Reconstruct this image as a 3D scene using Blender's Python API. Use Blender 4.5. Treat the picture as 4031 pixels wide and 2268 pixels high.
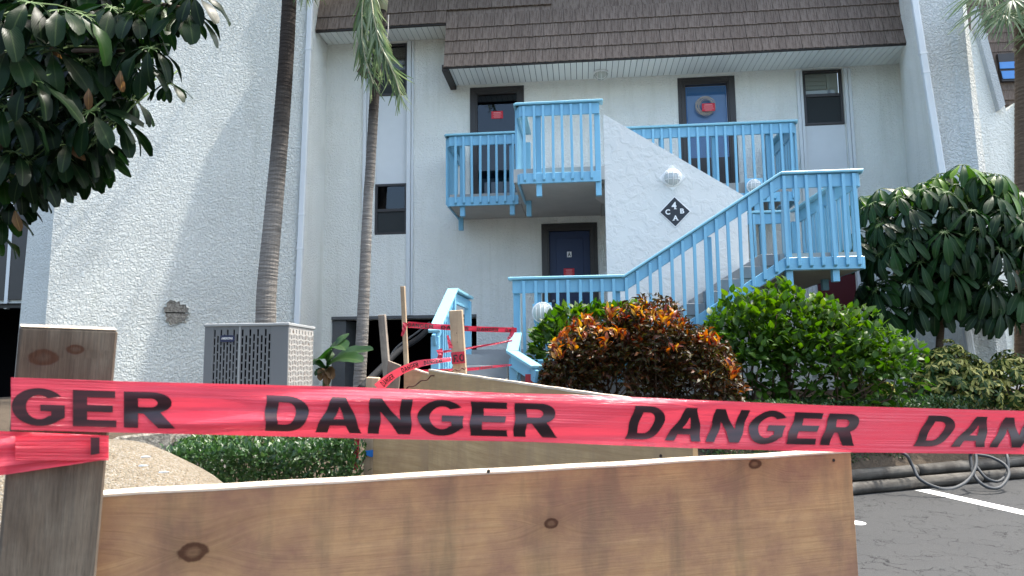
import bpy, bmesh, math, random
import numpy as np
from mathutils import Matrix, Vector, noise
from math import radians, sin, cos, pi
random.seed(7); np.random.seed(7)
S = bpy.context.scene; COL = S.collection
for o in list(bpy.data.objects): bpy.data.objects.remove(o)
# ------------------------------------------------ camera
YAW, PITCH, ROLL, EYE = radians(5.5), radians(6.44), radians(-.63), 1.4
FPX, PCX, PCY = 2800.0, 2015.5, 1134.0
cam_d = bpy.data.cameras.new('camera'); cam = bpy.data.objects.new('camera', cam_d); COL.objects.link(cam)
cam_d.sensor_width = 36; cam_d.lens = FPX/4031*36; cam_d.clip_end = 2000; cam_d.clip_start = .05
CM = Matrix.Rotation(YAW, 4, 'Z') @ Matrix.Rotation(pi/2+PITCH, 4, 'X') @ Matrix.Rotation(ROLL, 4, 'Z')
cam.matrix_world = Matrix.Translation((0, 0, EYE)) @ CM
cam_d.dof.use_dof = True; cam_d.dof.focus_distance = 10.5; cam_d.dof.aperture_fstop = 12.0
S.camera = cam
# ------------------------------------------------ sky, sun, exposure
SUN = Vector((.37, .155, .91)).normalized()
w = bpy.data.worlds.new('World'); S.world = w; w.use_nodes = True
nt = w.node_tree; nt.nodes.clear()
wo = nt.nodes.new('ShaderNodeOutputWorld'); bg = nt.nodes.new('ShaderNodeBackground'); sk = nt.nodes.new('ShaderNodeTexSky')
sk.sky_type = 'NISHITA'; sk.sun_disc = False; sk.sun_elevation = math.asin(SUN.z); sk.sun_rotation = math.atan2(SUN.x, SUN.y)
sk.air_density = .9; sk.dust_density = 4.0; sk.ozone_density = .8
bg.inputs[1].default_value = .15
wb = nt.nodes.new('ShaderNodeMix'); wb.data_type = 'RGBA'; wb.blend_type = 'MULTIPLY'; wb.inputs[0].default_value = 1; wb.inputs[7].default_value = (1.0, 1.025, .965, 1)
nt.links.new(sk.outputs[0], wb.inputs[6]); nt.links.new(wb.outputs[2], bg.inputs[0]); nt.links.new(bg.outputs[0], wo.inputs[0])
sd = bpy.data.lights.new('sun', 'SUN'); so = bpy.data.objects.new('sun', sd); COL.objects.link(so)
sd.energy = 2.0; sd.angle = radians(.6); sd.color = (1, .95, .88)
so.rotation_euler = SUN.to_track_quat('Z', 'Y').to_euler(); so.location = (6, 3, 20)
S.view_settings.view_transform = 'Standard'; S.view_settings.look = 'None'
S.view_settings.exposure = 2.08; S.view_settings.gamma = 1
try: S.view_settings.use_curve_mapping = False
except Exception: pass

# ------------------------------------------------ surveying: the point at a given depth seen in a given direction
def ray(px, py): return CM.to_3x3() @ Vector(((px-PCX)/FPX, -(py-PCY)/FPX, -1))
def aY(px, py, y): d = ray(px, py); return Vector((0, 0, EYE)) + d*(y/d.y)
def aZ(px, py, z): d = ray(px, py); return Vector((0, 0, EYE)) + d*((z-EYE)/d.z)
def aD(px, py, t): return Vector((0, 0, EYE)) + ray(px, py)*t

# ------------------------------------------------ materials
MATS = {}
class N:
    def __init__(s, name, rough=.6, spec=.4):
        s.m = bpy.data.materials.new(name); s.m.use_nodes = True; s.t = s.m.node_tree; s.L = s.t.links.new
        s.b = s.t.nodes['Principled BSDF']; s.out = s.t.nodes['Material Output']
        s.b.inputs['Roughness'].default_value = rough; s.b.inputs['Specular IOR Level'].default_value = spec
        MATS[name] = s.m
    def n(s, k, **kw):
        x = s.t.nodes.new('ShaderNode'+k)
        for a, v in kw.items():
            if a.startswith('i_'):
                key = a[2:]; key = int(key) if key.isdigit() else key.replace('_', ' ')
                i = x.inputs[key]
                if hasattr(v, 'is_output') or isinstance(v, bpy.types.NodeSocket): s.L(v, i)
                else: i.default_value = v
            else: setattr(x, a, v)
        return x
    def coord(s, kind='Object', scale=(1, 1, 1), rot=(0, 0, 0), loc=(0, 0, 0)):
        c = s.n('TexCoord'); mp = s.n('Mapping'); s.L(c.outputs[kind], mp.inputs[0])
        mp.inputs['Scale'].default_value = scale; mp.inputs['Rotation'].default_value = rot; mp.inputs['Location'].default_value = loc
        return mp.outputs[0]
    def noise(s, vec, scale=5, detail=4, rough=.55, dist=0):
        x = s.n('TexNoise'); s.L(vec, x.inputs['Vector']); x.inputs['Scale'].default_value = scale
        x.inputs['Detail'].default_value = detail; x.inputs['Roughness'].default_value = rough; x.inputs['Distortion'].default_value = dist
        return x.outputs['Fac']
    def ramp(s, fac, stops, interp='LINEAR'):
        x = s.n('ValToRGB'); s.L(fac, x.inputs[0]); e = x.color_ramp.elements; x.color_ramp.interpolation = interp
        while len(e) < len(stops): e.new(.5)
        for i, (p, c) in enumerate(stops):
            e[i].position = p; e[i].color = (*c, 1) if len(c) == 3 else c
        return x.outputs[0]
    def mixc(s, fac, a, b, mode='MIX'):
        x = s.n('Mix', data_type='RGBA', blend_type=mode)
        for k, v in ((0, fac), (6, a), (7, b)):
            if isinstance(v, bpy.types.NodeSocket): s.L(v, x.inputs[k])
            else: x.inputs[k].default_value = v if k == 0 else (*v, 1)
        return x.outputs[2]
    def math(s, op, a, b=0, c=None):
        x = s.n('Math', operation=op)
        for k, v in ((0, a), (1, b)) + (((2, c),) if c is not None else ()):
            if isinstance(v, bpy.types.NodeSocket): s.L(v, x.inputs[k])
            else: x.inputs[k].default_value = v
        return x.outputs[0]
    def col(s, c):
        if isinstance(c, bpy.types.NodeSocket): s.L(c, s.b.inputs['Base Color'])
        else: s.b.inputs['Base Color'].default_value = (*c, 1)
        return s
    def bump(s, h, strength=.5, dist=.01):
        x = s.n('Bump'); s.L(h, x.inputs['Height']); x.inputs['Strength'].default_value = strength; x.inputs['Distance'].default_value = dist
        s.L(x.outputs[0], s.b.inputs['Normal']); return x.outputs[0]
    def rnd(s):
        return s.n('ObjectInfo').outputs['Random']

def stucco(name, base, sc=20, depth=.012, strength=1.0, dirt=.10):
    a = N(name, .85, .2); v = a.coord()
    n1 = a.noise(v, sc, 3, .55, .6); n2 = a.noise(v, sc*3.1, 2, .5); n3 = a.noise(v, .8, 5, .6); n4 = a.noise(v, sc*.45, 2, .5)
    h = a.ramp(n1, [(.36, (0, 0, 0)), (.50, (.55, .55, .55)), (.60, (1, 1, 1))])
    h = a.math('ADD', h, a.math('ADD', a.math('MULTIPLY', n2, .35), a.math('MULTIPLY', n4, .6)))
    a.bump(h, strength, depth)
    d = tuple(c*(1-dirt) for c in base); d2 = (base[0]*.93, base[1]*.91, base[2]*.84)
    c = a.mixc(a.ramp(n3, [(.38, (0, 0, 0)), (.72, (1, 1, 1))]), base, d)
    c = a.mixc(a.ramp(n1, [(.28, (.35, .35, .35)), (.42, (0, 0, 0))]), c, d2)
    dr_ = a.noise(a.coord(scale=(3.2, 3.2, .22)), 1.3, 5, .65)
    c = a.mixc(a.ramp(dr_, [(.52, (0, 0, 0)), (.75, (.55, .55, .55))]), c, (base[0]*.78, base[1]*.78, base[2]*.74))
    a.col(c); return a.m
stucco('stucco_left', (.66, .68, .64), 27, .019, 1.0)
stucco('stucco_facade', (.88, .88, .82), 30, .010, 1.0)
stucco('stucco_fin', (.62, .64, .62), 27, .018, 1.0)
stucco('stucco_cream', (.92, .90, .80), 14, .016, 1.0)
a = N('smooth_stucco', .8, .2); v = a.coord(); n1 = a.noise(v, 7, 5, .6, .5); n2 = a.noise(v, 40, 2)
crk = a.n('TexWave', wave_type='BANDS', bands_direction='Z'); a.L(a.coord(scale=(1, 1, 1)), crk.inputs[0]); crk.inputs['Scale'].default_value = .55; crk.inputs['Distortion'].default_value = .6
ck = a.ramp(crk.outputs['Fac'], [(0, (1, 1, 1)), (.0012, (0, 0, 0))])
a.col(a.mixc(a.math('MULTIPLY', ck, .0), a.mixc(n1, (.70, .70, .67), (.63, .64, .62)), (.45, .46, .45)))
a.bump(a.math('ADD', a.ramp(n1, [(.45, (0, 0, 0)), (.6, (1, 1, 1))]), a.math('MULTIPLY', n2, .2)), .7, .008)
a = N('block_concrete', .95, .1); v = a.coord(); n1 = a.noise(v, 30, 6, .7)
a.col(a.mixc(a.ramp(n1, [(.38, (0, 0, 0)), (.62, (1, 1, 1))]), (.13, .118, .098), (.34, .315, .27))); a.bump(n1, 1, .03)
a = N('white_paint', .45, .4); v = a.coord(); n1 = a.noise(v, 6, 4)
a.col(a.mixc(n1, (.68, .70, .70), (.62, .64, .64)))
a = N('vinyl_soffit', .5, .35); n1 = a.noise(a.coord(), 1.2, 4)
a.col(a.mixc(a.math('MULTIPLY', a.rnd(), .5), a.mixc(n1, (.84, .86, .83), (.76, .79, .77)), (.72, .74, .73)))
a = N('groove_dark', .9, .1); a.col((.16, .17, .18))
a = N('roof_shake', .9, .25)
v = a.coord(scale=(45, 5, 5)); n1 = a.noise(v, 1, 3, .6, .3); n2 = a.noise(a.coord(), 420, 2, .8); n3 = a.noise(a.coord(), 3, 3)
c = a.mixc(a.rnd(), (.150, .116, .094), (.195, .152, .124)); c = a.mixc(a.ramp(n1, [(.38, (.8, .8, .8)), (.55, (0, 0, 0))]), c, (.080, .055, .044))
c = a.mixc(a.ramp(n2, [(.58, (0, 0, 0)), (.66, (.6, .6, .6))]), c, (.30, .26, .23)); a.col(c); a.bump(a.math('ADD', n1, a.math('MULTIPLY', n2, .3)), .6, .006)
a = N('dark_brown', .55, .4); a.col((.022, .016, .013))
a = N('bronze_frame', .4, .5); n1 = a.noise(a.coord(), 14, 3); a.col(a.mixc(n1, (.022, .018, .017), (.035, .029, .027)))
def blue(name, c1, c2):
    a = N(name, .38, .45); v = a.coord(scale=(1, 1, 1)); g = a.coord(scale=(3, 30, 60))
    n1 = a.noise(g, 1, 4, .6); n2 = a.noise(v, 2.2, 4, .6); sp = a.noise(v, 30, 3, .6)
    c = a.mixc(n2, c1, c2); c = a.mixc(a.ramp(sp, [(.68, (0, 0, 0)), (.72, (.5, .5, .5))]), c, (c1[0]*.55, c1[1]*.6, c1[2]*.6))
    c = a.mixc(a.math('MULTIPLY', a.rnd(), .25), c, (c1[0]*.75, c1[1]*.85, c1[2]*.9))
    a.col(c); a.bump(n1, .45, .004)
blue('blue_paint', (.175, .42, .59), (.21, .48, .65))
blue('blue_cap', (.24, .50, .60), (.20, .45, .57))
def wood(name, c1, c2, c3, sc=(2, 14, 40), rough=.75, bump=.3, knots=(), stain=None, soft=False):
    a = N(name, rough, .25); tc = a.n('TexCoord'); vec = tc.outputs['Object']; kd = None
    sep = a.n('SeparateXYZ'); a.L(vec, sep.inputs[0]); X, Z = sep.outputs[0], sep.outputs[2]
    warp = None; dark = None; ring = None
    for (kx, kz, r) in knots:
        dx = a.math('MULTIPLY', a.math('SUBTRACT', X, kx), .62/r); dz = a.math('MULTIPLY', a.math('SUBTRACT', Z, kz), 1.0/r)
        dd = a.math('SQRT', a.math('ADD', a.math('MULTIPLY', dx, dx), a.math('MULTIPLY', dz, dz)))
        g = a.math('POWER', 2.718, a.math('MULTIPLY', a.math('MULTIPLY', dd, dd), -.16))
        wv = a.math('MULTIPLY', a.math('MULTIPLY', g, a.math('SIGN', dz)), r*1.6)
        warp = wv if warp is None else a.math('ADD', warp, wv)
        dist = a.math('ADD', dd, a.math('MULTIPLY', a.noise(vec, 45, 3), .5))
        k = a.ramp(dist, [(.0, (.75, .75, .75)), (.45, (.95, .95, .95)), (.62, (.55, .55, .55)), (.95, (1, 1, 1)), (1.0, (0, 0, 0))] if False else [(.0, (.78, .78, .78)), (.45, (.70, .70, .70)), (.68, (1, 1, 1)), (.85, (1, 1, 1)), (1.0, (.0, .0, .0))])
        halo = a.math('MULTIPLY', a.math('POWER', 2.718, a.math('MULTIPLY', dd, -.75)), .55)
        k = a.math('MAXIMUM', k, halo)
        dark = k if dark is None else a.math('MAXIMUM', dark, k)
    comb = a.n('CombineXYZ'); a.L(X, comb.inputs[0]); a.L(sep.outputs[1], comb.inputs[1])
    a.L(a.math('ADD', Z, warp) if warp is not None else Z, comb.inputs[2])
    mp = a.n('Mapping'); a.L(comb.outputs[0], mp.inputs[0]); mp.inputs['Scale'].default_value = sc
    of = a.n('VectorMath', operation='ADD'); a.L(mp.outputs[0], of.inputs[0])
    rr = a.math('MULTIPLY', a.rnd(), 37.0); cb = a.n('CombineXYZ'); a.L(rr, cb.inputs[0]); a.L(rr, cb.inputs[2]); a.L(cb.outputs[0], of.inputs[1])
    v = of.outputs[0]
    n1 = a.noise(v, 1, 6, .65, .6); n2 = a.noise(vec, 6.5 if soft else 3.2, 6, .65); fine = a.noise(v, 4.5, 4, .7)
    c = a.mixc(a.ramp(n1, [(.2, (0, 0, 0)), (.8, (1, 1, 1))] if soft else [(.35, (0, 0, 0)), (.65, (1, 1, 1))]), c1, c2)
    c = a.mixc(a.ramp(n2, [(.40, (0, 0, 0)), (.62, (.9, .9, .9))]), c, c3)
    c = a.mixc(a.ramp(fine, [(.5, (0, 0, 0)), (.75, (.42, .42, .42) if soft else (.5, .5, .5))]), c, tuple(q*.55 for q in c1))
    if stain:
        st = a.noise(a.coord(scale=(9, 1, 1.6)), 1.1, 5, .65)
        c = a.mixc(a.ramp(st, [(.52, (0, 0, 0)), (.68, (.55, .55, .55))]), c, stain)
    if dark is not None: c = a.mixc(a.math('MULTIPLY', dark, .93), c, (.050, .016, .006))
    a.col(c); a.bump(a.math('ADD', n1, fine), bump, .003)
    return a.m
wood('plywood_near', (.345, .190, .088), (.47, .285, .145), (.25, .132, .085), (2.2, 8, 75), knots=((.177, -.091, .021), (.752, -.092, .013), (1.178, -.012, .015)), stain=(.15, .105, .065), bump=.2, soft=True)
wood('plywood_far', (.36, .23, .11), (.48, .33, .17), (.33, .21, .11), (1.4, 6, 30), knots=((.55, -.35, .02), (1.5, -.25, .02)), stain=(.30, .20, .12))
wood('weathered_board', (.20, .15, .11), (.30, .24, .18), (.14, .11, .09), (14, 14, 1.2), bump=.6)
wood('old_post', (.10, .078, .058), (.19, .155, .118), (.060, .040, .028), (45, 14, 4), knots=((.030, -.040, .016), (.066, -.028, .010)), bump=.7, stain=(.20, .15, .105))
wood('stake_wood', (.42, .30, .19), (.60, .46, .30), (.33, .24, .16), (38, 38, 1.4), bump=.5)
wood('grey_stake', (.24, .20, .16), (.36, .31, .25), (.17, .14, .12), (38, 38, 1.4), bump=.5)
wood('raw_edge', (.62, .48, .34), (.72, .58, .42), (.55, .42, .30), (20, 20, 20), bump=.4)
wood('timber_log', (.055, .050, .042), (.13, .12, .105), (.030, .026, .022), (1.6, 26, 26), bump=1.0)
a = N('raw_rim', .9, .1); n1 = a.noise(a.coord(), 80, 3); a.col(a.mixc(n1, (.50, .40, .30), (.66, .56, .45)))
a = N('asphalt', .9, .25); v = a.coord(); n1 = a.noise(v, 130, 3, .7); n2 = a.noise(v, 1.4, 5, .6); nd = a.noise(v, 3, 4, .6)
dv = a.n('VectorMath', operation='ADD'); a.L(v, dv.inputs[0]); nn = a.n('TexNoise'); a.L(v, nn.inputs[0]); nn.inputs['Scale'].default_value = 4; nn.inputs['Detail'].default_value = 5
sc_ = a.n('VectorMath', operation='SCALE'); a.L(nn.outputs['Color'], sc_.inputs[0]); sc_.inputs['Scale'].default_value = .55; a.L(sc_.outputs[0], dv.inputs[1])
vo = a.n('TexVoronoi', feature='DISTANCE_TO_EDGE'); a.L(dv.outputs[0], vo.inputs['Vector']); vo.inputs['Scale'].default_value = 4.2
cw = a.ramp(vo.outputs['Distance'], [(.006, (1, 1, 1)), (.02, (0, 0, 0))]); brk = a.ramp(a.noise(v, 2.6, 5, .7), [(.44, (0, 0, 0)), (.56, (1, 1, 1))])
crack = a.math('MULTIPLY', cw, brk)
c = a.mixc(n2, (.040, .041, .042), (.058, .059, .059)); c = a.mixc(a.ramp(n1, [(.35, (.6, .6, .6)), (.6, (0, 0, 0))]), c, (.030, .030, .031))
c = a.mixc(a.ramp(a.noise(v, 60, 2, .8), [(.70, (0, 0, 0)), (.74, (.8, .8, .8))]), c, (.14, .14, .135))
c = a.mixc(crack, c, (.007, .007, .008)); a.col(c); a.bump(a.math('SUBTRACT', n1, crack), .8, .006)
a = N('road_paint', .7, .3); v = a.coord(); n1 = a.noise(v, 25, 5, .7); a.col(a.mixc(a.ramp(n1, [(.62, (0, 0, 0)), (.70, (1, 1, 1))]), (.82, .82, .80), (.30, .30, .30)))
a = N('shell_gravel', .95, .15); v = a.coord(); vo = a.n('TexVoronoi'); a.L(v, vo.inputs['Vector']); vo.inputs['Scale'].default_value = 120
n2 = a.noise(v, 5, 4)
c = a.ramp(a.n('SeparateColor', i_0=vo.outputs['Color']).outputs[0], [(0, (.06, .045, .03)), (.25, (.13, .112, .085)), (.7, (.175, .16, .128)), (1, (.28, .265, .24))]); c = a.mixc(a.math('MULTIPLY', n2, .5), c, (.12, .10, .075))
c = a.mixc(a.ramp(vo.outputs['Distance'], [(.35, (0, 0, 0)), (.75, (.65, .65, .65))]), c, (.20, .16, .11)); a.col(c); a.bump(a.math('SUBTRACT', 1.0, vo.outputs['Distance']), 1, .006)
a = N('soil', .95, .1); n1 = a.noise(a.coord(), 14, 6, .7); a.col(a.mixc(n1, (.045, .033, .024), (.12, .095, .07))); a.bump(n1, 1, .04)
a = N('ac_metal', .45, .5); n1 = a.noise(a.coord(scale=(1, 1, .5)), 3, 4); a.col(a.mixc(n1, (.14, .145, .15), (.17, .175, .18)))
a = N('ac_lid', .4, .5); a.col((.33, .34, .34))
a = N('ac_coil', .7, .4); v = a.coord(); n1 = a.noise(v, 30, 5, .7); a.col(a.mixc(a.ramp(n1, [(.5, (0, 0, 0)), (.68, (.8, .8, .8))]), (.42, .41, .39), (.20, .11, .06))); a.b.inputs['Metallic'].default_value = .2
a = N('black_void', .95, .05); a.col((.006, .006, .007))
a = N('interior_blue', .8, .2); a.col((.03, .05, .11))
a = N('navy_door', .45, .4); a.col((.012, .028, .085))
a = N('blue_door', .4, .4); a.col((.09, .27, .62))
a = N('red_door', .5, .3); a.col((.075, .006, .010))
a = N('blind_beige', .7, .2); a.col((.24, .19, .155))
a = N('shutter_cream', .6, .3); a.col((.66, .66, .58))
a = N('screen_mesh', .8, .2); n1 = a.noise(a.coord(), 300, 1); a.col(a.mixc(n1, (.022, .026, .027), (.05, .054, .055)))
a = N('badge_navy', .3, .5); a.col((.012, .016, .06))
a = N('sign_black', .4, .4); a.col((.018, .022, .030))
a = N('white_print', .5, .3); a.col((.80, .80, .80))
a = N('black_print', .4, .4); a.col((.012, .012, .013))
a = N('notice_red', .5, .3); a.col((.62, .03, .05))
a = N('notice_print', .5, .3); a.col((.85, .45, .45))
a = N('lamp_white', .4, .4); a.col((.78, .79, .78))
a = N('lamp_glass', .25, .5); n1 = a.noise(a.coord(), 5, 2); a.col(a.mixc(n1, (.50, .54, .48), (.60, .63, .60))); a.b.inputs['Transmission Weight'].default_value = .15
a = N('lamp_clear', .15, .5); a.col((.62, .66, .66)); a.b.inputs['Transmission Weight'].default_value = .3
a = N('grey_hose', .6, .3); a.col((.045, .049, .053))
a = N('dark_conduit', .7, .1); a.col((.018, .019, .021))
a = N('rusty_wire', .8, .3); a.col((.09, .035, .025))
a = N('twine', .8, .2); a.col((.52, .46, .40))
a = N('blue_tape', .6, .3); a.col((.02, .16, .50))
a = N('orange_flag', .6, .3); a.col((.70, .12, .04))
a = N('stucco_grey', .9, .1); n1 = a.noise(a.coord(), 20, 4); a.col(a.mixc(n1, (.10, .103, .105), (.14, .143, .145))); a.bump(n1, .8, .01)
a = N('landing_underside', .9, .1); n1 = a.noise(a.coord(), 3, 5, .65); a.col(a.mixc(n1, (.50, .49, .46), (.38, .37, .35))); a.bump(n1, .3, .01)
a = N('step_grey', .85, .2); n1 = a.noise(a.coord(), 12, 5, .65); a.col(a.mixc(n1, (.30, .31, .32), (.23, .24, .25)))
# window glass
a = N('clear_glass'); a.t.nodes.remove(a.b); tr = a.n('BsdfTransparent'); tr.inputs[0].default_value = (.85, .88, .88, 1); gl = a.n('BsdfGlossy'); gl.inputs['Roughness'].default_value = .02
fr = a.n('Fresnel'); fr.inputs[0].default_value = 1.45; mx = a.n('MixShader'); a.L(fr.outputs[0], mx.inputs[0]); a.L(tr.outputs[0], mx.inputs[1]); a.L(gl.outputs[0], mx.inputs[2]); a.L(mx.outputs[0], a.out.inputs[0])
a = N('glass'); a.t.nodes.remove(a.b); tr = a.n('BsdfTransparent'); tr.inputs[0].default_value = (.42, .47, .52, 1); gl = a.n('BsdfGlossy'); gl.inputs['Roughness'].default_value = .02; gl.inputs[0].default_value = (.9, .95, 1, 1)
fr = a.n('Fresnel'); fr.inputs[0].default_value = 1.5; mx = a.n('MixShader'); a.L(fr.outputs[0], mx.inputs[0]); a.L(tr.outputs[0], mx.inputs[1]); a.L(gl.outputs[0], mx.inputs[2]); a.L(mx.outputs[0], a.out.inputs[0])
# barrier tape
def tape_mat(name, c, trans, wr):
    a = N(name, .22, .6); v = a.coord('UV', scale=wr); n1 = a.noise(v, 1, 4, .6, .4); n2 = a.noise(v, 3.3, 3, .6)
    a.col(a.mixc(n1, c, tuple(min(1, q*1.3+.01) for q in c))); nb = a.bump(a.math('ADD', n1, a.math('MULTIPLY', n2, .25)), .7, .006)
    t = a.n('BsdfTranslucent'); t.inputs[0].default_value = (min(1, c[0]*1.3), c[1]*1.5, c[2]*1.5, 1); a.L(nb, t.inputs['Normal'])
    tp = a.n('BsdfTransparent'); tp.inputs[0].default_value = (1, .12, .18, 1)
    m1 = a.n('MixShader'); m1.inputs[0].default_value = .25; a.L(a.b.outputs[0], m1.inputs[1]); a.L(t.outputs[0], m1.inputs[2])
    m2 = a.n('MixShader'); m2.inputs[0].default_value = trans; a.L(m1.outputs[0], m2.inputs[1]); a.L(tp.outputs[0], m2.inputs[2]); a.L(m2.outputs[0], a.out.inputs[0])
tape_mat('tape_red', (.78, .062, .10), .20, (.6, 11, 1))
tape_mat('tape_thin', (.40, .018, .042), .15, (6, 3, 1))
a = N('tape_ink', .35, .5); v = a.coord(scale=(1, 1, 30)); n1 = a.noise(v, 1.5, 3); a.col(a.mixc(a.ramp(n1, [(.45, (0, 0, 0)), (.7, (1, 1, 1))]), (.022, .008, .012), (.09, .022, .03)))
# leaves: u across, v along the leaf; vertex attribute tint 0..1
def leaf_mat(name, cols, mid, trans=.25, rough=.35, edge=None, tcol=None, spec=.45):
    a = N(name, rough, spec); uv = a.n('TexCoord').outputs['UV']; sp = a.n('SeparateXYZ'); a.L(uv, sp.inputs[0])
    at = a.n('Attribute', attribute_name='tint'); t = at.outputs['Fac']
    c = a.ramp(t, [(i/(len(cols)-1), q) for i, q in enumerate(cols)])
    du = a.math('ABSOLUTE', a.math('SUBTRACT', sp.outputs[0], .5))
    c = a.mixc(a.math('MULTIPLY', a.ramp(du, [(.02, (1, 1, 1)), (.06, (0, 0, 0))]), .6), c, mid)
    if edge: c = a.mixc(a.ramp(a.math('ADD', du, a.math('MULTIPLY', a.noise(uv, 9, 3), .3)), [(.42, (0, 0, 0)), (.5, (.9, .9, .9))]), c, edge)
    a.col(c)
    vn = a.math('SINE', a.math('ADD', a.math('MULTIPLY', sp.outputs[1], 70), a.math('MULTIPLY', du, -60)))
    a.bump(vn, .10, .002)
    tn = a.n('BsdfTranslucent'); hs = a.n('HueSaturation'); hs.inputs['Value'].default_value = 2.2; hs.inputs['Saturation'].default_value = 1.15; a.L(c, hs.inputs['Color']); a.L(hs.outputs[0], tn.inputs[0])
    m = a.n('MixShader'); m.inputs[0].default_value = trans; a.L(a.b.outputs[0], m.inputs[1]); a.L(tn.outputs[0], m.inputs[2]); a.L(m.outputs[0], a.out.inputs[0])
leaf_mat('leaf_umbrella_dark', [(.003, .009, .003), (.005, .015, .005), (.008, .024, .007), (.020, .055, .008)], (.030, .050, .018), .12, .34, spec=.09)
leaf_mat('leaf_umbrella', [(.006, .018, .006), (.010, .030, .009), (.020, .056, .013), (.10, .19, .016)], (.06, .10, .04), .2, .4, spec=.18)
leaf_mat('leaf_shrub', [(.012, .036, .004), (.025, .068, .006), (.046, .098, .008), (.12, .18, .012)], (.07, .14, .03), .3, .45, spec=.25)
leaf_mat('leaf_hedge', [(.010, .028, .008), (.020, .052, .014), (.036, .085, .022), (.10, .17, .05)], (.045, .08, .028), .2, .35)
leaf_mat('leaf_variegated', [(.010, .030, .006), (.016, .045, .008), (.05, .08, .015), (.34, .32, .085), (.46, .42, .15)], (.03, .07, .01), .2, .45, spec=.2)
leaf_mat('leaf_croton', [(.005, .007, .003), (.015, .024, .005), (.030, .042, .008), (.012, .005, .004), (.032, .008, .006), (.16, .050, .010)], (.05, .025, .008), .2, .4, edge=(.065, .026, .008), spec=.2)
leaf_mat('leaf_croton_bright', [(.07, .007, .005), (.17, .024, .008), (.32, .10, .012), (.45, .28, .035)], (.20, .02, .01), .25, .4)
leaf_mat('leaf_banana', [(.012, .042, .008), (.02, .060, .010)], (.06, .10, .03), .25, .45)
leaf_mat('leaf_dead', [(.10, .055, .025), (.17, .10, .05)], (.3, .2, .08), .3, .7)
leaf_mat('leaf_palm', [(.05, .085, .04), (.09, .14, .06), (.15, .20, .10), (.22, .26, .15)], (.25, .30, .18), .25, .4)
a = N('palm_bark', .9, .15); v = a.coord(); sp = a.n('SeparateXYZ'); a.L(v, sp.inputs[0]); n1 = a.noise(a.coord(scale=(4, 4, 32)), 1, 5, .7, .3); n2 = a.noise(v, 1.3, 4)
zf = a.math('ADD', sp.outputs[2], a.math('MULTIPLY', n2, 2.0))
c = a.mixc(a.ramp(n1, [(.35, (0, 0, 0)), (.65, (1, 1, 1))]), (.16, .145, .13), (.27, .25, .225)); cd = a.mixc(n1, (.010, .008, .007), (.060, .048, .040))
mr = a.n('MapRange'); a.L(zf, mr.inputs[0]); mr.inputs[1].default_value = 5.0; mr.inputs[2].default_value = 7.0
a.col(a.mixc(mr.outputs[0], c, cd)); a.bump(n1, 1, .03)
a = N('bark_brown', .9, .15); n1 = a.noise(a.coord(scale=(8, 8, 30)), 1, 4); a.col(a.mixc(n1, (.06, .04, .028), (.17, .12, .085))); a.bump(n1, 1, .02)
a = N('stem_green', .6, .3); a.col((.08, .13, .04))
a = N('palm_boot', .9, .1); n1 = a.noise(a.coord(), 9, 4); a.col(a.mixc(n1, (.22, .19, .14), (.42, .38, .30))); a.bump(n1, 1, .03)
a = N('crown_shaft', .7, .2); a.col((.34, .32, .20))

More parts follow.
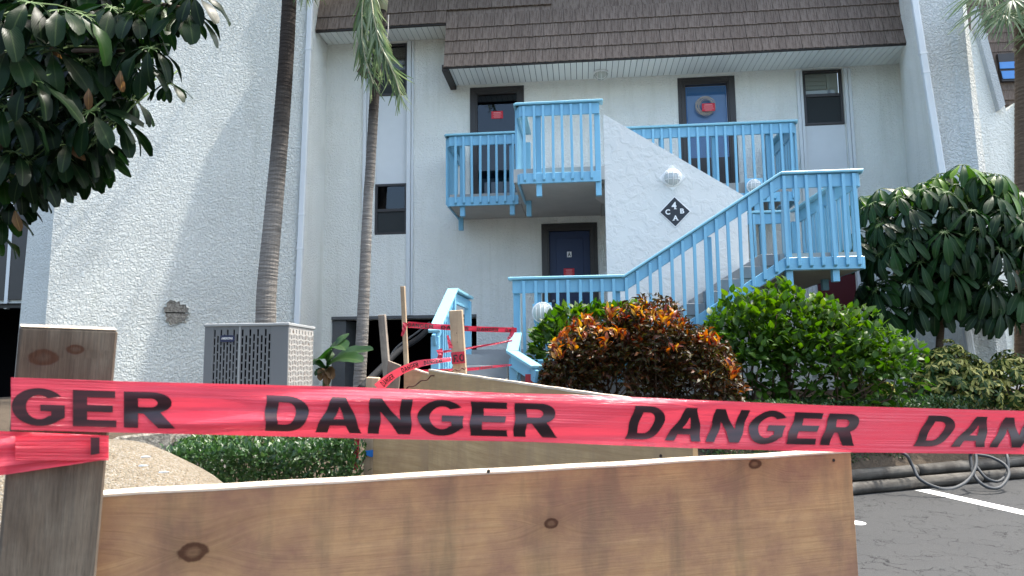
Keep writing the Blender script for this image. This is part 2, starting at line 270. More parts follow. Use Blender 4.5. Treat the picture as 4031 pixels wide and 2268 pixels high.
# ------------------------------------------------ objects
def wl(o):
    v = Vector((0, 0, 0))
    while o is not None: v += Vector(o.location); o = o.parent
    return v
def link(name, mesh, mat=None, parent=None, M=None):
    o = bpy.data.objects.new(name, mesh); COL.objects.link(o)
    if mat and mesh is not None and len(mesh.materials) == 0: mesh.materials.append(MATS[mat] if isinstance(mat, str) else mat)
    base = M.copy() if M is not None else Matrix.Identity(4)
    if parent is not None:
        o.parent = parent; base = Matrix.Translation(-wl(parent)) @ base
    o.matrix_basis = base
    return o
def thing(name, loc, label, cat, group=None):
    o = bpy.data.objects.new(name, None); COL.objects.link(o); o.location = loc; o.empty_display_size = .2
    return tag(o, label, cat, group)
def tag(o, label=None, cat=None, group=None, kind=None):
    if label: o['label'] = label
    if cat: o['category'] = cat
    if group: o['group'] = group
    if kind: o['kind'] = kind
    return o
class B:
    """collects solid shapes into one mesh"""
    def __init__(s): s.v = []; s.f = []; s.mi = []; s.cur = 0
    def add(s, vs, fs):
        k = len(s.v); s.v += [tuple(v) for v in vs]; s.f += [tuple(k+i for i in f) for f in fs]; s.mi += [s.cur]*len(fs); return s
    def box(s, a, b):
        (x0, y0, z0), (x1, y1, z1) = a, b
        return s.add([(x0, y0, z0), (x1, y0, z0), (x1, y1, z0), (x0, y1, z0), (x0, y0, z1), (x1, y0, z1), (x1, y1, z1), (x0, y1, z1)],
                     [(0, 3, 2, 1), (4, 5, 6, 7), (0, 1, 5, 4), (1, 2, 6, 5), (2, 3, 7, 6), (3, 0, 4, 7)])
    def prism(s, poly, d):
        poly = [Vector(p) for p in poly]; d = Vector(d); n = len(poly)
        fs = [tuple(range(n)), tuple(range(2*n-1, n-1, -1))]+[(i, i+n, (i+1) % n+n, (i+1) % n) for i in range(n)]
        return s.add(poly+[p+d for p in poly], fs)
    def beam(s, p, q, w, h, up=(0, 0, 1), side=None):
        p, q = Vector(p), Vector(q); d = (q-p).normalized(); up = Vector(up)
        sd_ = Vector(side) if side else d.cross(up).normalized(); u = sd_.cross(d).normalized() if not side else up
        a = sd_*w/2; b = u*h/2
        vs = [p-a-b, p+a-b, p+a+b, p-a+b, q-a-b, q+a-b, q+a+b, q-a+b]
        return s.add(vs, [(0, 1, 2, 3), (7, 6, 5, 4), (0, 4, 5, 1), (1, 5, 6, 2), (2, 6, 7, 3), (3, 7, 4, 0)])
    def tube(s, pts, rs, n=10, caps=True):
        pts = [Vector(p) for p in pts]; m = len(pts)
        if not hasattr(rs, '__len__'): rs = [rs]*m
        vs = []; ref = None
        for i, p in enumerate(pts):
            d = (pts[min(i+1, m-1)]-pts[max(i-1, 0)]).normalized()
            if ref is None: ref = Vector((0, 0, 1)) if abs(d.z) < .9 else Vector((1, 0, 0))
            a = d.cross(ref).normalized(); b = d.cross(a).normalized(); ref = b.cross(d)*1.0 if False else ref
            for k in range(n):
                t = 2*pi*k/n; vs.append(p+a*cos(t)*rs[i]+b*sin(t)*rs[i])
        fs = [(i*n+k, i*n+(k+1) % n, (i+1)*n+(k+1) % n, (i+1)*n+k) for i in range(m-1) for k in range(n)]
        if caps: fs += [tuple(range(n-1, -1, -1)), tuple((m-1)*n+k for k in range(n))]
        return s.add(vs, fs)
    def mesh(s, name='m', bev=0, smooth=False):
        me = bpy.data.meshes.new(name); me.from_pydata(s.v, [], s.f); 
        if any(s.mi): me.polygons.foreach_set('material_index', s.mi)
        bm = bmesh.new(); bm.from_mesh(me); bmesh.ops.recalc_face_normals(bm, faces=bm.faces)
        if bev: bmesh.ops.bevel(bm, geom=[e for e in bm.edges if len(e.link_faces) == 2 and e.calc_face_angle(0) > .6], offset=bev, segments=1, affect='EDGES')
        if smooth:
            for f in bm.faces: f.smooth = True
        bm.to_mesh(me); bm.free(); return me
    def obj(s, name, mat, parent=None, bev=0, smooth=False):
        return link(name, s.mesh(name, bev, smooth), mat, parent)
def boxo(name, a, b, mat, parent=None, bev=0): return B().box(a, b).obj(name, mat, parent, bev)
def structure(o): o['kind'] = 'structure'; return o

# ---- text -> flat mesh in the XY plane, normalised so x in 0..1, y in 0..1 (cap height)
def text_mesh(txt, off=.0, cuts=0):
    c = bpy.data.curves.new('t', 'FONT'); c.body = txt; c.size = 1; c.offset = off; c.resolution_u = 4
    o = bpy.data.objects.new('t', c); COL.objects.link(o); bpy.context.view_layer.update()
    me = bpy.data.meshes.new_from_object(o.evaluated_get(bpy.context.evaluated_depsgraph_get()))
    bpy.data.objects.remove(o)
    bm = bmesh.new(); bm.from_mesh(me); xs = [v.co.x for v in bm.verts]; ys = [v.co.y for v in bm.verts]
    x0, x1, y0, y1 = min(xs), max(xs), min(ys), max(ys)
    for v in bm.verts: v.co.x = (v.co.x-x0)/(x1-x0); v.co.y = (v.co.y-y0)/(y1-y0); v.co.z = 0
    for k in range(1, cuts):
        bmesh.ops.bisect_plane(bm, geom=bm.verts[:]+bm.edges[:]+bm.faces[:], plane_co=(k/cuts, 0, 0), plane_no=(1, 0, 0))
    if cuts:
        for k in range(1, 18): bmesh.ops.bisect_plane(bm, geom=bm.verts[:]+bm.edges[:]+bm.faces[:], plane_co=(0, k/18, 0), plane_no=(0, 1, 0))
    out = bpy.data.meshes.new('lettering'); bm.to_mesh(out); bm.free(); return out, (x1-x0)/(y1-y0)
def lettering(txt, M, width, height, mat, parent, off=.0, name='lettering'):
    """flat print: M maps (x right, y up, z out)"""
    me, asp = text_mesh(txt, off)
    for v in me.vertices: v.co = M @ Vector((v.co.x*width-width/2, v.co.y*height-height/2, 0))
    return link(name, me, mat, parent)
def frameM(c, xdir, ydir):
    x = Vector(xdir).normalized(); y = Vector(ydir).normalized(); z = x.cross(y); c = Vector(c)
    return Matrix(((x.x, y.x, z.x, c.x), (x.y, y.y, z.y, c.y), (x.z, y.z, z.z, c.z), (0, 0, 0, 1)))

# ================================================= GROUND
g = B().add([(-300, -300, 0), (300, -300, 0), (300, 300, 0), (-300, 300, 0)], [(0, 1, 2, 3)]).obj('ground', 'asphalt'); structure(g)
def slab(name, pts, z, mat):
    o = B().add([(x, y, z) for x, y in pts], [tuple(range(len(pts)))]).obj(name, mat); return o
# painted stall line and paint spot
p0, p1 = aZ(3630, 1930, 0), aZ(4031, 2020, 0); d = (p1-p0).normalized(); s_ = Vector((-d.y, d.x, 0))*.09
ln = slab('parking_line', [(q.x, q.y) for q in (p0-s_, p0+d*6-s_, p0+d*6+s_, p0+s_)], .004, 'road_paint')
tag(ln, 'white painted stall line running across the cracked asphalt', 'road marking')
c = aZ(3372, 2060, 0)
dot = slab('paint_spot', [(c.x+.075*cos(t*pi/8), c.y+.09*sin(t*pi/8)) for t in range(16)], .004, 'road_paint'); tag(dot, 'small white paint spot on the asphalt beside the plywood', 'road marking')
# curb line (landscape timbers)
CP, CD = Vector((2.93, 8.26, 0)), Vector((.893, .45, 0)).normalized(); CN = Vector((-CD.y, CD.x, 0))
def curb(t, off=0, z=0): return CP+CD*t+CN*off+Vector((0, 0, z))
# planting bed: rises from behind the timbers to the walls
bm_ = B(); prof = [(.10, .10), (.35, .45), (.9, .80), (1.3, .92), (8.6, 1.0)]
ts = [-13+i*.6 for i in range(34)]; vs = []
for t in ts:
    for k, (o_, z) in enumerate(prof):
        p = curb(t, o_, z+(.05*noise.noise(Vector((t*.9, o_*1.3, 2))) if k else 0)); vs.append(p)
n_ = len(prof); bm_.add(vs, [(i*n_+k, (i+1)*n_+k, (i+1)*n_+k+1, i*n_+k+1) for i in range(len(ts)-1) for k in range(n_-1)])
structure(bm_.obj('planting_bed', 'soil', smooth=True))
# log timbers
lay = [(1, -1.2, 1.05, 0), (1, 1.08, 3.6, .0), (1, 3.63, 6.2, 0), (0, -.9, 1.9, 0), (0, 1.93, 4.4, 0), (0, 4.43, 7.0, 0)]
lab = ['grey timber log of the upper course left end beside the plywood', 'grey timber log of the upper course behind the hose loops', 'grey timber log of the upper course at the far right of the hedge',
       'knotty grey timber log of the lower course touching the asphalt at left', 'grey timber log of the lower course under the coiled hose', 'grey timber log of the lower course at the far right']
for (up, t0, t1, _), l_ in zip(lay, lab):
    n = 16; m = 24; vs = []; c0 = curb(t0, .12 if up else -.02, .175 if up else .065)
    for i in range(m+1):
        t = (t1-t0)*i/m
        for k in range(n):
            an = 2*pi*k/n; r = .066*(1+.10*noise.noise(Vector((t*2.2+up*9+t0, cos(an)*1.2, sin(an)*1.2)))+.05*noise.noise(Vector((t*9, cos(an)*3, sin(an)*3+t0))))
            vs.append((t, cos(an)*r, sin(an)*r))
    b = B().add(vs, [(i*n+k, i*n+(k+1) % n, (i+1)*n+(k+1) % n, (i+1)*n+k) for i in range(m) for k in range(n)]+[tuple(range(n-1, -1, -1)), tuple(m*n+k for k in range(n))])
    M = frameM(c0, CD, CN); o = link('timber_log', b.mesh('timber_log', smooth=True), 'timber_log', None, M)
    tag(o, l_, 'log', 'landscape timbers along the hedge')

# ================================================= BUILDING
FY = 13.9
bld = thing('condo_building', (0, FY, 1.0), 'white stucco condominium building with brown mansard roof and recessed entrance bay', 'building')
def wallquads(pieces, mat, name='wall'):
    b = B()
    for q in pieces: b.add(q, [(0, 1, 2, 3)])
    return b.obj(name, mat, bld)
# recessed facade with openings: rectangles left solid
XL, XR = -5.22, 6.27
holes = [(-2.16, -1.05, 4.62, 7.13), (2.02, 3.13, 4.62, 7.12), (-.74, .36, 1.7, 4.25), (-4.14, -3.47, 4.12, 8.19), (4.43, 5.19, 2.0, 7.17), (-5.0, -2.05, 1.0, 2.41)]
xs = sorted({XL, XR}|{h[0] for h in holes}|{h[1] for h in holes}); zs = sorted({.6, 9.2}|{h[2] for h in holes}|{h[3] for h in holes})
b = B()
for i in range(len(xs)-1):
    for k in range(len(zs)-1):
        xm, zm = (xs[i]+xs[i+1])/2, (zs[k]+zs[k+1])/2
        if any(h[0] < xm < h[1] and h[2] < zm < h[3] for h in holes): continue
        b.add([(xs[i], FY, zs[k]), (xs[i+1], FY, zs[k]), (xs[i+1], FY, zs[k+1]), (xs[i], FY, zs[k+1])], [(0, 1, 2, 3)])
for h in holes:  # reveals
    dd = .16 if h[2] > 1.2 else .3
    x0, x1, z0, z1 = h
    b.add([(x0, FY, z0), (x0, FY+dd, z0), (x0, FY+dd, z1), (x0, FY, z1)], [(0, 1, 2, 3)]); b.add([(x1, FY, z0), (x1, FY+dd, z0), (x1, FY+dd, z1), (x1, FY, z1)], [(3, 2, 1, 0)])
    b.add([(x0, FY, z1), (x1, FY, z1), (x1, FY+dd, z1), (x0, FY+dd, z1)], [(0, 1, 2, 3)]); b.add([(x0, FY, z0), (x1, FY, z0), (x1, FY+dd, z0), (x0, FY+dd, z0)], [(3, 2, 1, 0)])
b.obj('facade_wall', 'stucco_facade', bld)
# left block: battered wall with splayed faces.  plan points at z=0 and per metre of height
def bat(p0, k, z): return (p0[0]+k[0]*z, p0[1]+k[1]*z, z)
LP = [((-5.2, 13.95), (0, 0)), ((-5.2, 12.42), (0, .048)), ((-8.508, 10.53), (-.066, .101)), ((-9.43, 11.06), (-.066, .11)), ((-9.6, 13.95), (0, 0))]
ZT = 11.2
def batwall(P, idx, mat, name, nx=1):
    b = B()
    for i in idx:
        (p0, k0), (p1, k1) = P[i], P[i+1]
        n = 24; vs = []
        for iz in range(n+1):
            z = .3+(ZT-.3)*iz/n; a_, c_ = Vector(bat(p1, k1, z)), Vector(bat(p0, k0, z)); vs += [a_.lerp(c_, ix/n) for ix in range(n+1)]
        b.add(vs, [(iz*(n+1)+ix, iz*(n+1)+ix+1, (iz+1)*(n+1)+ix+1, (iz+1)*(n+1)+ix) for iz in range(n) for ix in range(n)])
    return b.obj(name, mat, bld, smooth=True)
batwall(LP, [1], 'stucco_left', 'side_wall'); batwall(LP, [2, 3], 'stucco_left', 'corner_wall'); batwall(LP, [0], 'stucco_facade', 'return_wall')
RP = [((6.27, 13.95), (0, 0)), ((5.85, 11.12), (0, .142)), ((6.04, 11.02), (.045, .142)), ((6.324, 11.233), (.037, .118)), ((6.9, 15.2), (0, 0))]
def batwallr(idx, mat, name):
    b = B()
    for i in idx:
        (p0, k0), (p1, k1) = RP[i], RP[i+1]
        b.add([bat(p0, k0, .3), bat(p1, k1, .3), bat(p1, k1, ZT), bat(p0, k0, ZT)], [(0, 1, 2, 3)])
    return b.obj(name, mat, bld)
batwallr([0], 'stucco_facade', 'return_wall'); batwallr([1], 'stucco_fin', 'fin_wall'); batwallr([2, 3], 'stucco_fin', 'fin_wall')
# broken patch of stucco showing blocks
n0 = Vector((.496, -.866, .06)).normalized(); ph = aY(690, 1232, 11.85)
(a0, k0), (a1, k1) = LP[1], LP[2]; A0, A1 = Vector(bat(a0, k0, 2.55)), Vector(bat(a1, k1, 2.55)); A2 = A0+(Vector(bat(a0, k0, 3.4)).lerp(Vector(bat(a1, k1, 3.4)), .55)-Vector(bat(a0, k0, 2.55)).lerp(Vector(bat(a1, k1, 2.55)), .55))
nw = (A1-A0).cross(A2-A0).normalized(); nw = nw if nw.y < 0 else -nw
dr = ray(690, 1232); tt = (A0-Vector((0, 0, EYE))).dot(nw)/dr.dot(nw); ph = Vector((0, 0, EYE))+dr*tt
hx = (A0-A1).normalized(); hz = nw.cross(hx).normalized(); hz = hz if hz.z > 0 else -hz
def blob(r, n, seed, z0=-9, z1=9):
    out = []
    for i in range(n):
        t = 2*pi*i/n; rr = r*(1+.35*noise.noise(Vector((cos(t)*1.6, sin(t)*1.6, seed)))+.28*noise.noise(Vector((cos(t)*5, sin(t)*5, seed))))
        out.append((cos(t)*rr, min(max(sin(t)*rr, z0), z1)))
    return out
for nm, z0, z1, pr in (('exposed_block', .010, 9, .012), ('exposed_block', -9, -.012, .014)):
    poly = [ph+hx*x+hz*z+nw*pr for x, z in blob(.19, 44, 8.3, z0, z1)]
    B().prism([p for p in poly], -nw*.02).obj(nm, 'block_concrete', bld)
B().prism([ph+hx*x*.93+hz*z+nw*.008 for x, z in ((-.17, -.012), (.17, -.012), (.17, .012), (-.17, .012))], -nw*.02).obj('block_joint', 'black_void', bld)
rim = []; R0 = blob(.19, 60, 8.3); R1 = blob(.205, 60, 5)
b = B(); vs = []
for (x, z), (x2, z2) in zip(R0, R1): vs += [ph+hx*x*1.0+hz*z+nw*.024, ph+hx*x2*1.04+hz*z2*1.04+nw*.002, ph+hx*x*.98+hz*z*.98-nw*.0]
b.add(vs, [(3*i, 3*((i+1) % 60), 3*((i+1) % 60)+1, 3*i+1) for i in range(60)]+[(3*i+2, 3*((i+1) % 60)+2, 3*((i+1) % 60), 3*i) for i in range(60)])
b.obj('plaster_rim', 'stucco_left', bld)

# crawl space behind the opening and rooms behind the doors
def room(x0, x1, z0, z1, y1, mat, name='room'):
    b = B(); y0 = FY+.17
    b.add([(x0, y0, z0), (x1, y0, z0), (x1, y1, z0), (x0, y1, z0), (x0, y0, z1), (x1, y0, z1), (x1, y1, z1), (x0, y1, z1)], [(0, 1, 2, 3), (4, 7, 6, 5), (1, 5, 6, 2), (2, 6, 7, 3), (3, 7, 4, 0)])
    return b.obj(name, mat, bld)
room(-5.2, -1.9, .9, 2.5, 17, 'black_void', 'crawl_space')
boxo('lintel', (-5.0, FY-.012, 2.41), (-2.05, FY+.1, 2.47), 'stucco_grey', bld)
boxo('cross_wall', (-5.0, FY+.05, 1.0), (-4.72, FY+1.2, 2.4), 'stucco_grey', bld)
room(-2.9, -.5, 4.6, 7.2, 16.5, 'interior_blue')
# trim channels either side of the window bays
for xa, xb in ((-4.39, -4.32), (-4.31, -4.28), (-3.47, -3.385), (-3.375, -3.33), (4.30, 4.36), (4.37, 4.42), (5.20, 5.26), (5.27, 5.33)):
    boxo('trim_strip', (xa, FY-.045 if (xb-xa) > .05 else FY-.03, 2.47 if xa < 0 else 1.2), (xb, FY+.02, 8.2 if xa < 0 else 7.14), 'white_paint', bld, .004)
boxo('smooth_panel', (-4.14, FY+.055, 5.19), (-3.47, FY+.1, 7.06), 'white_paint', bld)
boxo('smooth_panel', (4.43, FY+.055, 2.0), (5.19, FY+.1, 6.04), 'white_paint', bld)
def window(x0, x1, z0, zm, z1, upper, ug, y=FY+.03):
    f = B().box((x0, y, z0), (x0+.05, y+.07, z1)).box((x1-.05, y, z0), (x1, y+.07, z1)).box((x0+.05, y+.002, z1-.05), (x1-.05, y+.068, z1)).box((x0+.05, y+.002, z0), (x1-.05, y+.068, z0+.045)).box((x0+.05, y-.008, zm-.03), (x1-.05, y+.066, zm+.03))
    w_ = f.obj('window', 'bronze_frame', bld, .004)
    boxo('pane', (x0+.05, y+.03, zm+.03), (x1-.05, y+.036, z1-.05), 'glass' if upper == 'dark' else 'clear_glass', w_)
    boxo('pane', (x0+.05, y+.018, z0+.045), (x1-.05, y+.024, zm-.03), 'screen_mesh' if ug != 'dark' else 'glass', w_)
    if upper == 'shutter':
        boxo('shutter_frame', (x1-.25, y+.10, zm+.03), (x1-.19, y+.13, z1-.05), 'shutter_cream', w_); boxo('shutter_frame', (x0+.05, y+.10, zm+.03), (x1-.05, y+.13, zm+.14), 'shutter_cream', w_)
        k = zm+.16
        while k < z1-.06:
            B().prism([(x0+.06, y+.105, k), (x0+.06, y+.14, k+.085), (x0+.06, y+.146, k+.08), (x0+.06, y+.111, k-.004)], (x1-x0-.32, 0, 0)).obj('slat', 'shutter_cream', w_); k += .088
        boxo('backing', (x0+.02, y+.16, z0), (x1-.02, y+.17, z1), 'shutter_cream', w_)
    else:
        boxo('backing', (x0+.02, y+.12, z0), (x1-.02, y+.13, z1), 'screen_mesh', w_)
        k = zm+.05
        mt = 'blind_beige' if upper == 'blind' else 'screen_mesh'
        while k < z1-.08:
            boxo('slat', (x0+.06, y+.075, k), (x1-.06, y+.082, k+.034), mt, w_); k += .04
    return w_
window(-4.14, -3.475, 7.065, 7.56, 8.18, 'blind', 'mesh')
window(-4.14, -3.475, 4.13, 4.63, 5.185, 'dark', 'mesh')
window(4.44, 5.18, 6.05, 6.64, 7.15, 'shutter', 'mesh')
def door(x0, x1, z0, z1, kind):
    y = FY-.02
    fw = .15
    fr_ = B().box((x0, y, z0), (x0+fw, y+.12, z1)).box((x1-fw, y, z0), (x1, y+.12, z1)).box((x0+fw, y+.002, z1-fw), (x1-fw, y+.118, z1)).box((x0+.06, y-.015, z0), (x0+.12, y-.001, z1-.06)).box((x1-.12, y-.015, z0), (x1-.06, y-.001, z1-.06)).box((x0+.12, y-.015, z1-.12), (x1-.12, y-.001, z1-.06))
    if kind == 'glass': fr_.box((x0+fw, y+.002, z0), (x1-fw, y+.118, z0+.12))
    d_ = fr_.obj('door', 'bronze_frame', bld, .004)
    if kind == 'glass': boxo('pane', (x0+fw, y+.05, z0+.12), (x1-fw, y+.056, z1-fw), 'glass', d_)
    if kind == 'blue':
        boxo('door_leaf', (x0+fw, y+.12, z0), (x1-fw, y+.16, z1-fw), 'blue_door', d_); boxo('pane', (x0+fw+.03, y+.07, z0+.85), (x1-fw-.03, y+.076, z1-fw-.04), 'clear_glass', d_)
        boxo('kick_panel', (x0+fw, y+.03, z0), (x1-fw, y+.11, z0+.85), 'bronze_frame', d_)
    if kind == 'navy':
        boxo('door_leaf', (x0+fw, y+.07, z0), (x1-fw, y+.11, z1-fw), 'navy_door', d_, .004)
        for zz in (z0+.25, z0+1.25): boxo('door_panel', (x0+fw+.13, y+.06, zz), (x1-fw-.13, y+.072, zz+.8 if zz < z0+1 else z1-fw-.14), 'navy_door', d_, .006)
        B().tube([(x0+fw+.07, y+.07, z0+1.0), (x0+fw+.07, y+.02, z0+1.0)], [.02, .028], 10).obj('handle', 'ac_lid', d_, smooth=True)
    return d_
dC = door(-2.16, -1.05, 4.62, 7.12, 'glass'); dB = door(2.02, 3.13, 4.62, 7.11, 'blue'); dA = door(-.74, .36, 1.7, 4.24, 'navy')
# white chairs just inside the glass door
for k, x in enumerate((-1.93, -1.35)):
    ch = thing('white_chair', (x, 14.7, 4.62), ('white chair behind the glass door at its left side', 'white chair behind the glass door at its right side')[k], 'chair', 'white chairs behind the glass door')
    B().prism([(x-.2, 14.9, 5.0), (x+.2, 14.9, 5.0), (x+.23, 14.95, 5.5), (x-.23, 14.95, 5.5)], (0, .04, 0)).obj('backrest', 'white_paint', ch, .01)
    boxo('seat', (x-.22, 14.5, 4.98), (x+.22, 14.92, 5.04), 'white_paint', ch, .01)
    for sx in (-.19, .19):
        for sy in (14.53, 14.88): B().tube([(x+sx, sy, 4.62), (x+sx, sy, 4.98)], .016, 8).obj('leg', 'white_paint', ch)
boxo('door', (4.5, FY+.02, 2.0), (5.19, FY+.06, 3.15), 'red_door', bld, .005)
# soffits made of planks
def soffit(x0, x1, y0, y1, z, step):
    x = x0; back = boxo('soffit_backing', (x0, y0, z+.012), (x1, y1, z+.03), 'groove_dark', bld)
    m0 = B().box((0, 0, 0), (step-.012, y1-y0, .012)).mesh('soffit_plank'); 
    while x < x1-.02:
        if x+step > x1: m0 = B().box((0, 0, 0), (x1-x-.002, y1-y0, .012)).mesh('soffit_plank')
        link('soffit_plank', m0, 'vinyl_soffit', bld, Matrix.Translation((x, y0, z))); x += step
soffit(-2.50, 6.25, 12.97, FY-.002, 7.185, .115)
soffit(-5.18, -2.56, 13.24, FY-.002, 8.215, .125)
# mansard roof: a plane leaning back .26 m per metre, covered in shake panels
LEAN = .262
def ry(z): return 12.93+(z-7.16)*LEAN
roof = B(); y7, y8, yT = ry(7.2), ry(8.22), ry(10.8)
roof.add([(-2.5, y7+.03, 7.2), (6.1, y7+.03, 7.2), (6.2, y8+.03, 8.22), (-2.5, y8+.03, 8.22)], [(0, 1, 2, 3)])
roof.add([(-5.2, y8+.03, 8.22), (6.2, y8+.03, 8.22), (6.2, yT+.03, 10.8), (-5.2, yT+.03, 10.8)], [(0, 1, 2, 3)])
roof.add([(-9.6, yT+.03, 10.8), (6.9, yT+.03, 10.8), (6.9, 24, 11.0), (-9.6, 24, 11.0)], [(0, 1, 2, 3)])
roof.add([(-2.5, y7+.03, 7.2), (-2.5, y8+.03, 8.22), (-2.5, FY+.2, 8.22), (-2.5, FY, 7.2)], [(0, 1, 2, 3)])
ro = roof.obj('roof', 'roof_shake', bld)
boxo('barge_board', (-2.56, 12.96, 7.10), (-2.44, FY, 7.23), 'dark_brown', bld, .004)
B().prism([(-2.52, 12.95, 7.2), (-2.52, FY, 7.2), (-2.52, FY, 8.2), (-2.52, ry(8.2), 8.2)], (.02, 0, 0)).obj('cheek', 'roof_shake', bld)
boxo('drip_edge', (-2.52, 12.935, 7.145), (6.16, 12.985, 7.19), 'dark_brown', bld); boxo('drip_edge', (-5.19, 13.205, 8.17), (-2.53, 13.26, 8.225), 'dark_brown', bld)
boxo('shade_eave', (-4.92, 12.75, 9.52), (5.6, 14.6, 9.72), 'white_paint', bld)  # unseen eave above the frame, added to cast diagonal shade on the side wall
boxo('parapet', (-5.2, yT+.04, 10.6), (6.9, 24, 10.78), 'stucco_facade', bld)
shk = {}
def shake(wd):
    key = round(wd, 3)
    if key not in shk:
        b = B(); H = .325; n = max(2, int(wd/.04)); vs = []
        for i in range(n+1):
            x = wd*i/n*.962; j = (.006*((i*7919) % 5-2)/2); th = .026+.0012*((i*31) % 3)
            vs += [(x, -th, -.012+j), (x, -th*.56, H*.5), (x, -.002, H), (x, .006, -.010+j)]
        fs = []
        for i in range(n):
            a_, c_ = 4*i, 4*(i+1); fs += [(a_, c_, c_+1, a_+1), (a_+1, c_+1, c_+2, a_+2), (a_+3, c_+3, c_, a_)]
        fs += [(0, 1, 2, 3), (4*n+3, 4*n+2, 4*n+1, 4*n)]
        b.add(vs, fs); shk[key] = b.mesh('shingle')
    return shk[key]
tilt = math.atan(LEAN); rows = 0
def course(x0, x1, z):
    x = x0; ws = [.13, .17, .21, .24, .28]
    while x < x1-.03:
        wd = random.choice(ws); wd = min(wd, x1-x); wd = max(wd, .05)
        M = Matrix.Translation((x, ry(z)+.01, z)) @ Matrix.Rotation(-tilt, 4, 'X'); link('shingle', shake(wd), 'roof_shake', bld, M); x += wd
dz = .295; z = 7.175
for r in range(5):
    zz = z+r*dz
    if r < 4: course(-2.52, 6.12-.03*r, zz) if r < 3 else course(-2.52, 6.05, zz)
for r in range(2): course(-5.18, -2.52 if r == 0 else -.4, 8.21+r*.30)
# left neighbour bay beyond the block
b = B(); b.add([(-16, FY+.4, 2.9), (-9.6, FY+.4, 2.9), (-9.6, FY+.4, 9.2), (-16, FY+.4, 9.2)], [(0, 1, 2, 3)]); b.obj('facade_wall', 'stucco_facade', bld)
for xa, xb in ((-13.2, -13.12), (-12.45, -12.37)): boxo('trim_strip', (xa, FY+.33, 2.8), (xb, FY+.41, 9), 'white_paint', bld)
boxo('window', (-15, FY+.34, 3.0), (-9.75, FY+.39, 6.4), 'bronze_frame', bld)  # dark window stretched across the bay; its colour stands in for facade shade
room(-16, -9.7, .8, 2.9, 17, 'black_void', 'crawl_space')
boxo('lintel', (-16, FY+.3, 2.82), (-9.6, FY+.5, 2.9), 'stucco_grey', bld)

# second building beyond the right fin
nb = thing('neighbour_building', (13, 22, 0), 'cream stucco building beyond the right fin wall with brown shingled roof', 'building')
def P22(px, py, y=22): return aY(px, py, y)
B().prism([P22(3780, 60), P22(3872, 200), P22(3962, 436), P22(4001, 400), P22(4001, 1480), P22(3780, 1480)], (0, .6, 0)).obj('wall', 'stucco_cream', nb)
B().prism([P22(3850, 20, 21.8), P22(3892, 165, 21.8), P22(3958, 412, 21.8), P22(3936, 432, 21.8), P22(3850, 120, 21.8)], (0, .4, 0)).obj('parapet', 'stucco_fin', nb)
B().prism([P22(4001, 400, 21.9), P22(4300, 380, 21.9), P22(4300, 1480, 21.9), P22(3995, 1480, 21.9)], (0, .5, 0)).obj('wall', 'stucco_cream', nb)
b = B().prism([P22(3850, -250, 22.6), P22(4500, -280, 22.6), P22(4500, 420, 22.6), P22(3960, 412, 22.6)], (0, .3, 0)); b.obj('roof', 'roof_shake', nb)
q0, q1, q2 = P22(3900, 20, 22.5), P22(4100, 12, 22.5), P22(3960, 390, 22.5)
zr = q2.z
while zr < q0.z+.6:
    xx = 12.0
    while xx < 15.0: link('shingle', shake(.28), 'roof_shake', nb, Matrix.Translation((xx, 22.55, zr))); xx += .28
    zr += .31
wn = B().prism([P22(3927, 212, 22.4), P22(4060, 205, 22.4), P22(4080, 315, 22.4), P22(3945, 320, 22.4)], (0, .1, 0)).obj('window', 'bronze_frame', nb)
B().prism([P22(3935, 245, 22.36), P22(4060, 238, 22.36), P22(4065, 266, 22.36), P22(3938, 270, 22.36)], (0, .03, 0)).obj('pane', 'blue_door', wn)
B().prism([P22(3942, 280, 22.36), P22(4068, 274, 22.36), P22(4072, 306, 22.36), P22(3950, 310, 22.36)], (0, .03, 0)).obj('pane', 'blue_door', wn)

# downspouts
def downspout(pts, label):
    base = pts[0]; d_ = thing('downspout', base, label, 'downspout', 'white downspouts')
    for i in range(len(pts)-1):
        p, q = Vector(pts[i]), Vector(pts[i+1])
        b = B().beam(p, q, .105, .075, side=(1, 0, 0), up=(0, 1, 0)); b.obj('pipe', 'white_paint', d_, .008)
        dn = (q-p).normalized(); b = B().beam(q-dn*.03, q+dn*.01, .118, .088, side=(1, 0, 0), up=(0, 1, 0)); b.obj('collar', 'white_paint', d_, .004)
        for ox in (-.025, .0, .025): B().beam(p+Vector((ox, -.039, 0)), q+Vector((ox, -.039, 0)), .010, .006, side=(1, 0, 0), up=(0, 1, 0)).obj('rib', 'white_paint', d_)
    return d_
def lp(z): return (-5.14, 12.44+.048*z-.045, z)
downspout([lp(1.0), lp(3.65), lp(4.3), lp(7.6), lp(10.6)], 'white ribbed downspout at the corner of the left block')
def rp(z): return (5.78, 11.08+.142*z-.03, z)
downspout([rp(1.2), rp(6.2), rp(6.55), rp(10.6)], 'white ribbed downspout leaning along the right fin wall')

# ================================================= STAIRCASE
FR, SPY = 9.75, 11.2      # front rail plane, spine wall front
st = thing('staircase', (.6, 10.4, 1.0), 'white stucco spine wall with stairs and landings leading up to the entrance doors', 'staircase')
B().prism([(.43, SPY, .9), (2.60, SPY, .9), (2.62, SPY, 4.02), (.43, SPY, 5.47)], (0, .2, 0)).obj('spine_wall', 'smooth_stucco', st)
AF, MF, TF = 1.60, 2.90, 4.60
boxo('landing', (-1.9, FR+.06, AF-.3), (.62, SPY+.0-.02, AF), 'step_grey', st); boxo('plinth', (-1.88, FR+.02, .9), (.6, FR+.05, AF-.16), 'step_grey', st)
boxo('landing', (-1.9, SPY+.02, AF-.3), (.40, FY-.01, 1.7), 'step_grey', st)
boxo('landing', (2.70, FR+.06, MF-.24), (3.72, 12.2, MF), 'landing_underside', st)
nst = 8; rz = (MF-AF)/nst; rx = (2.70-.62)/nst
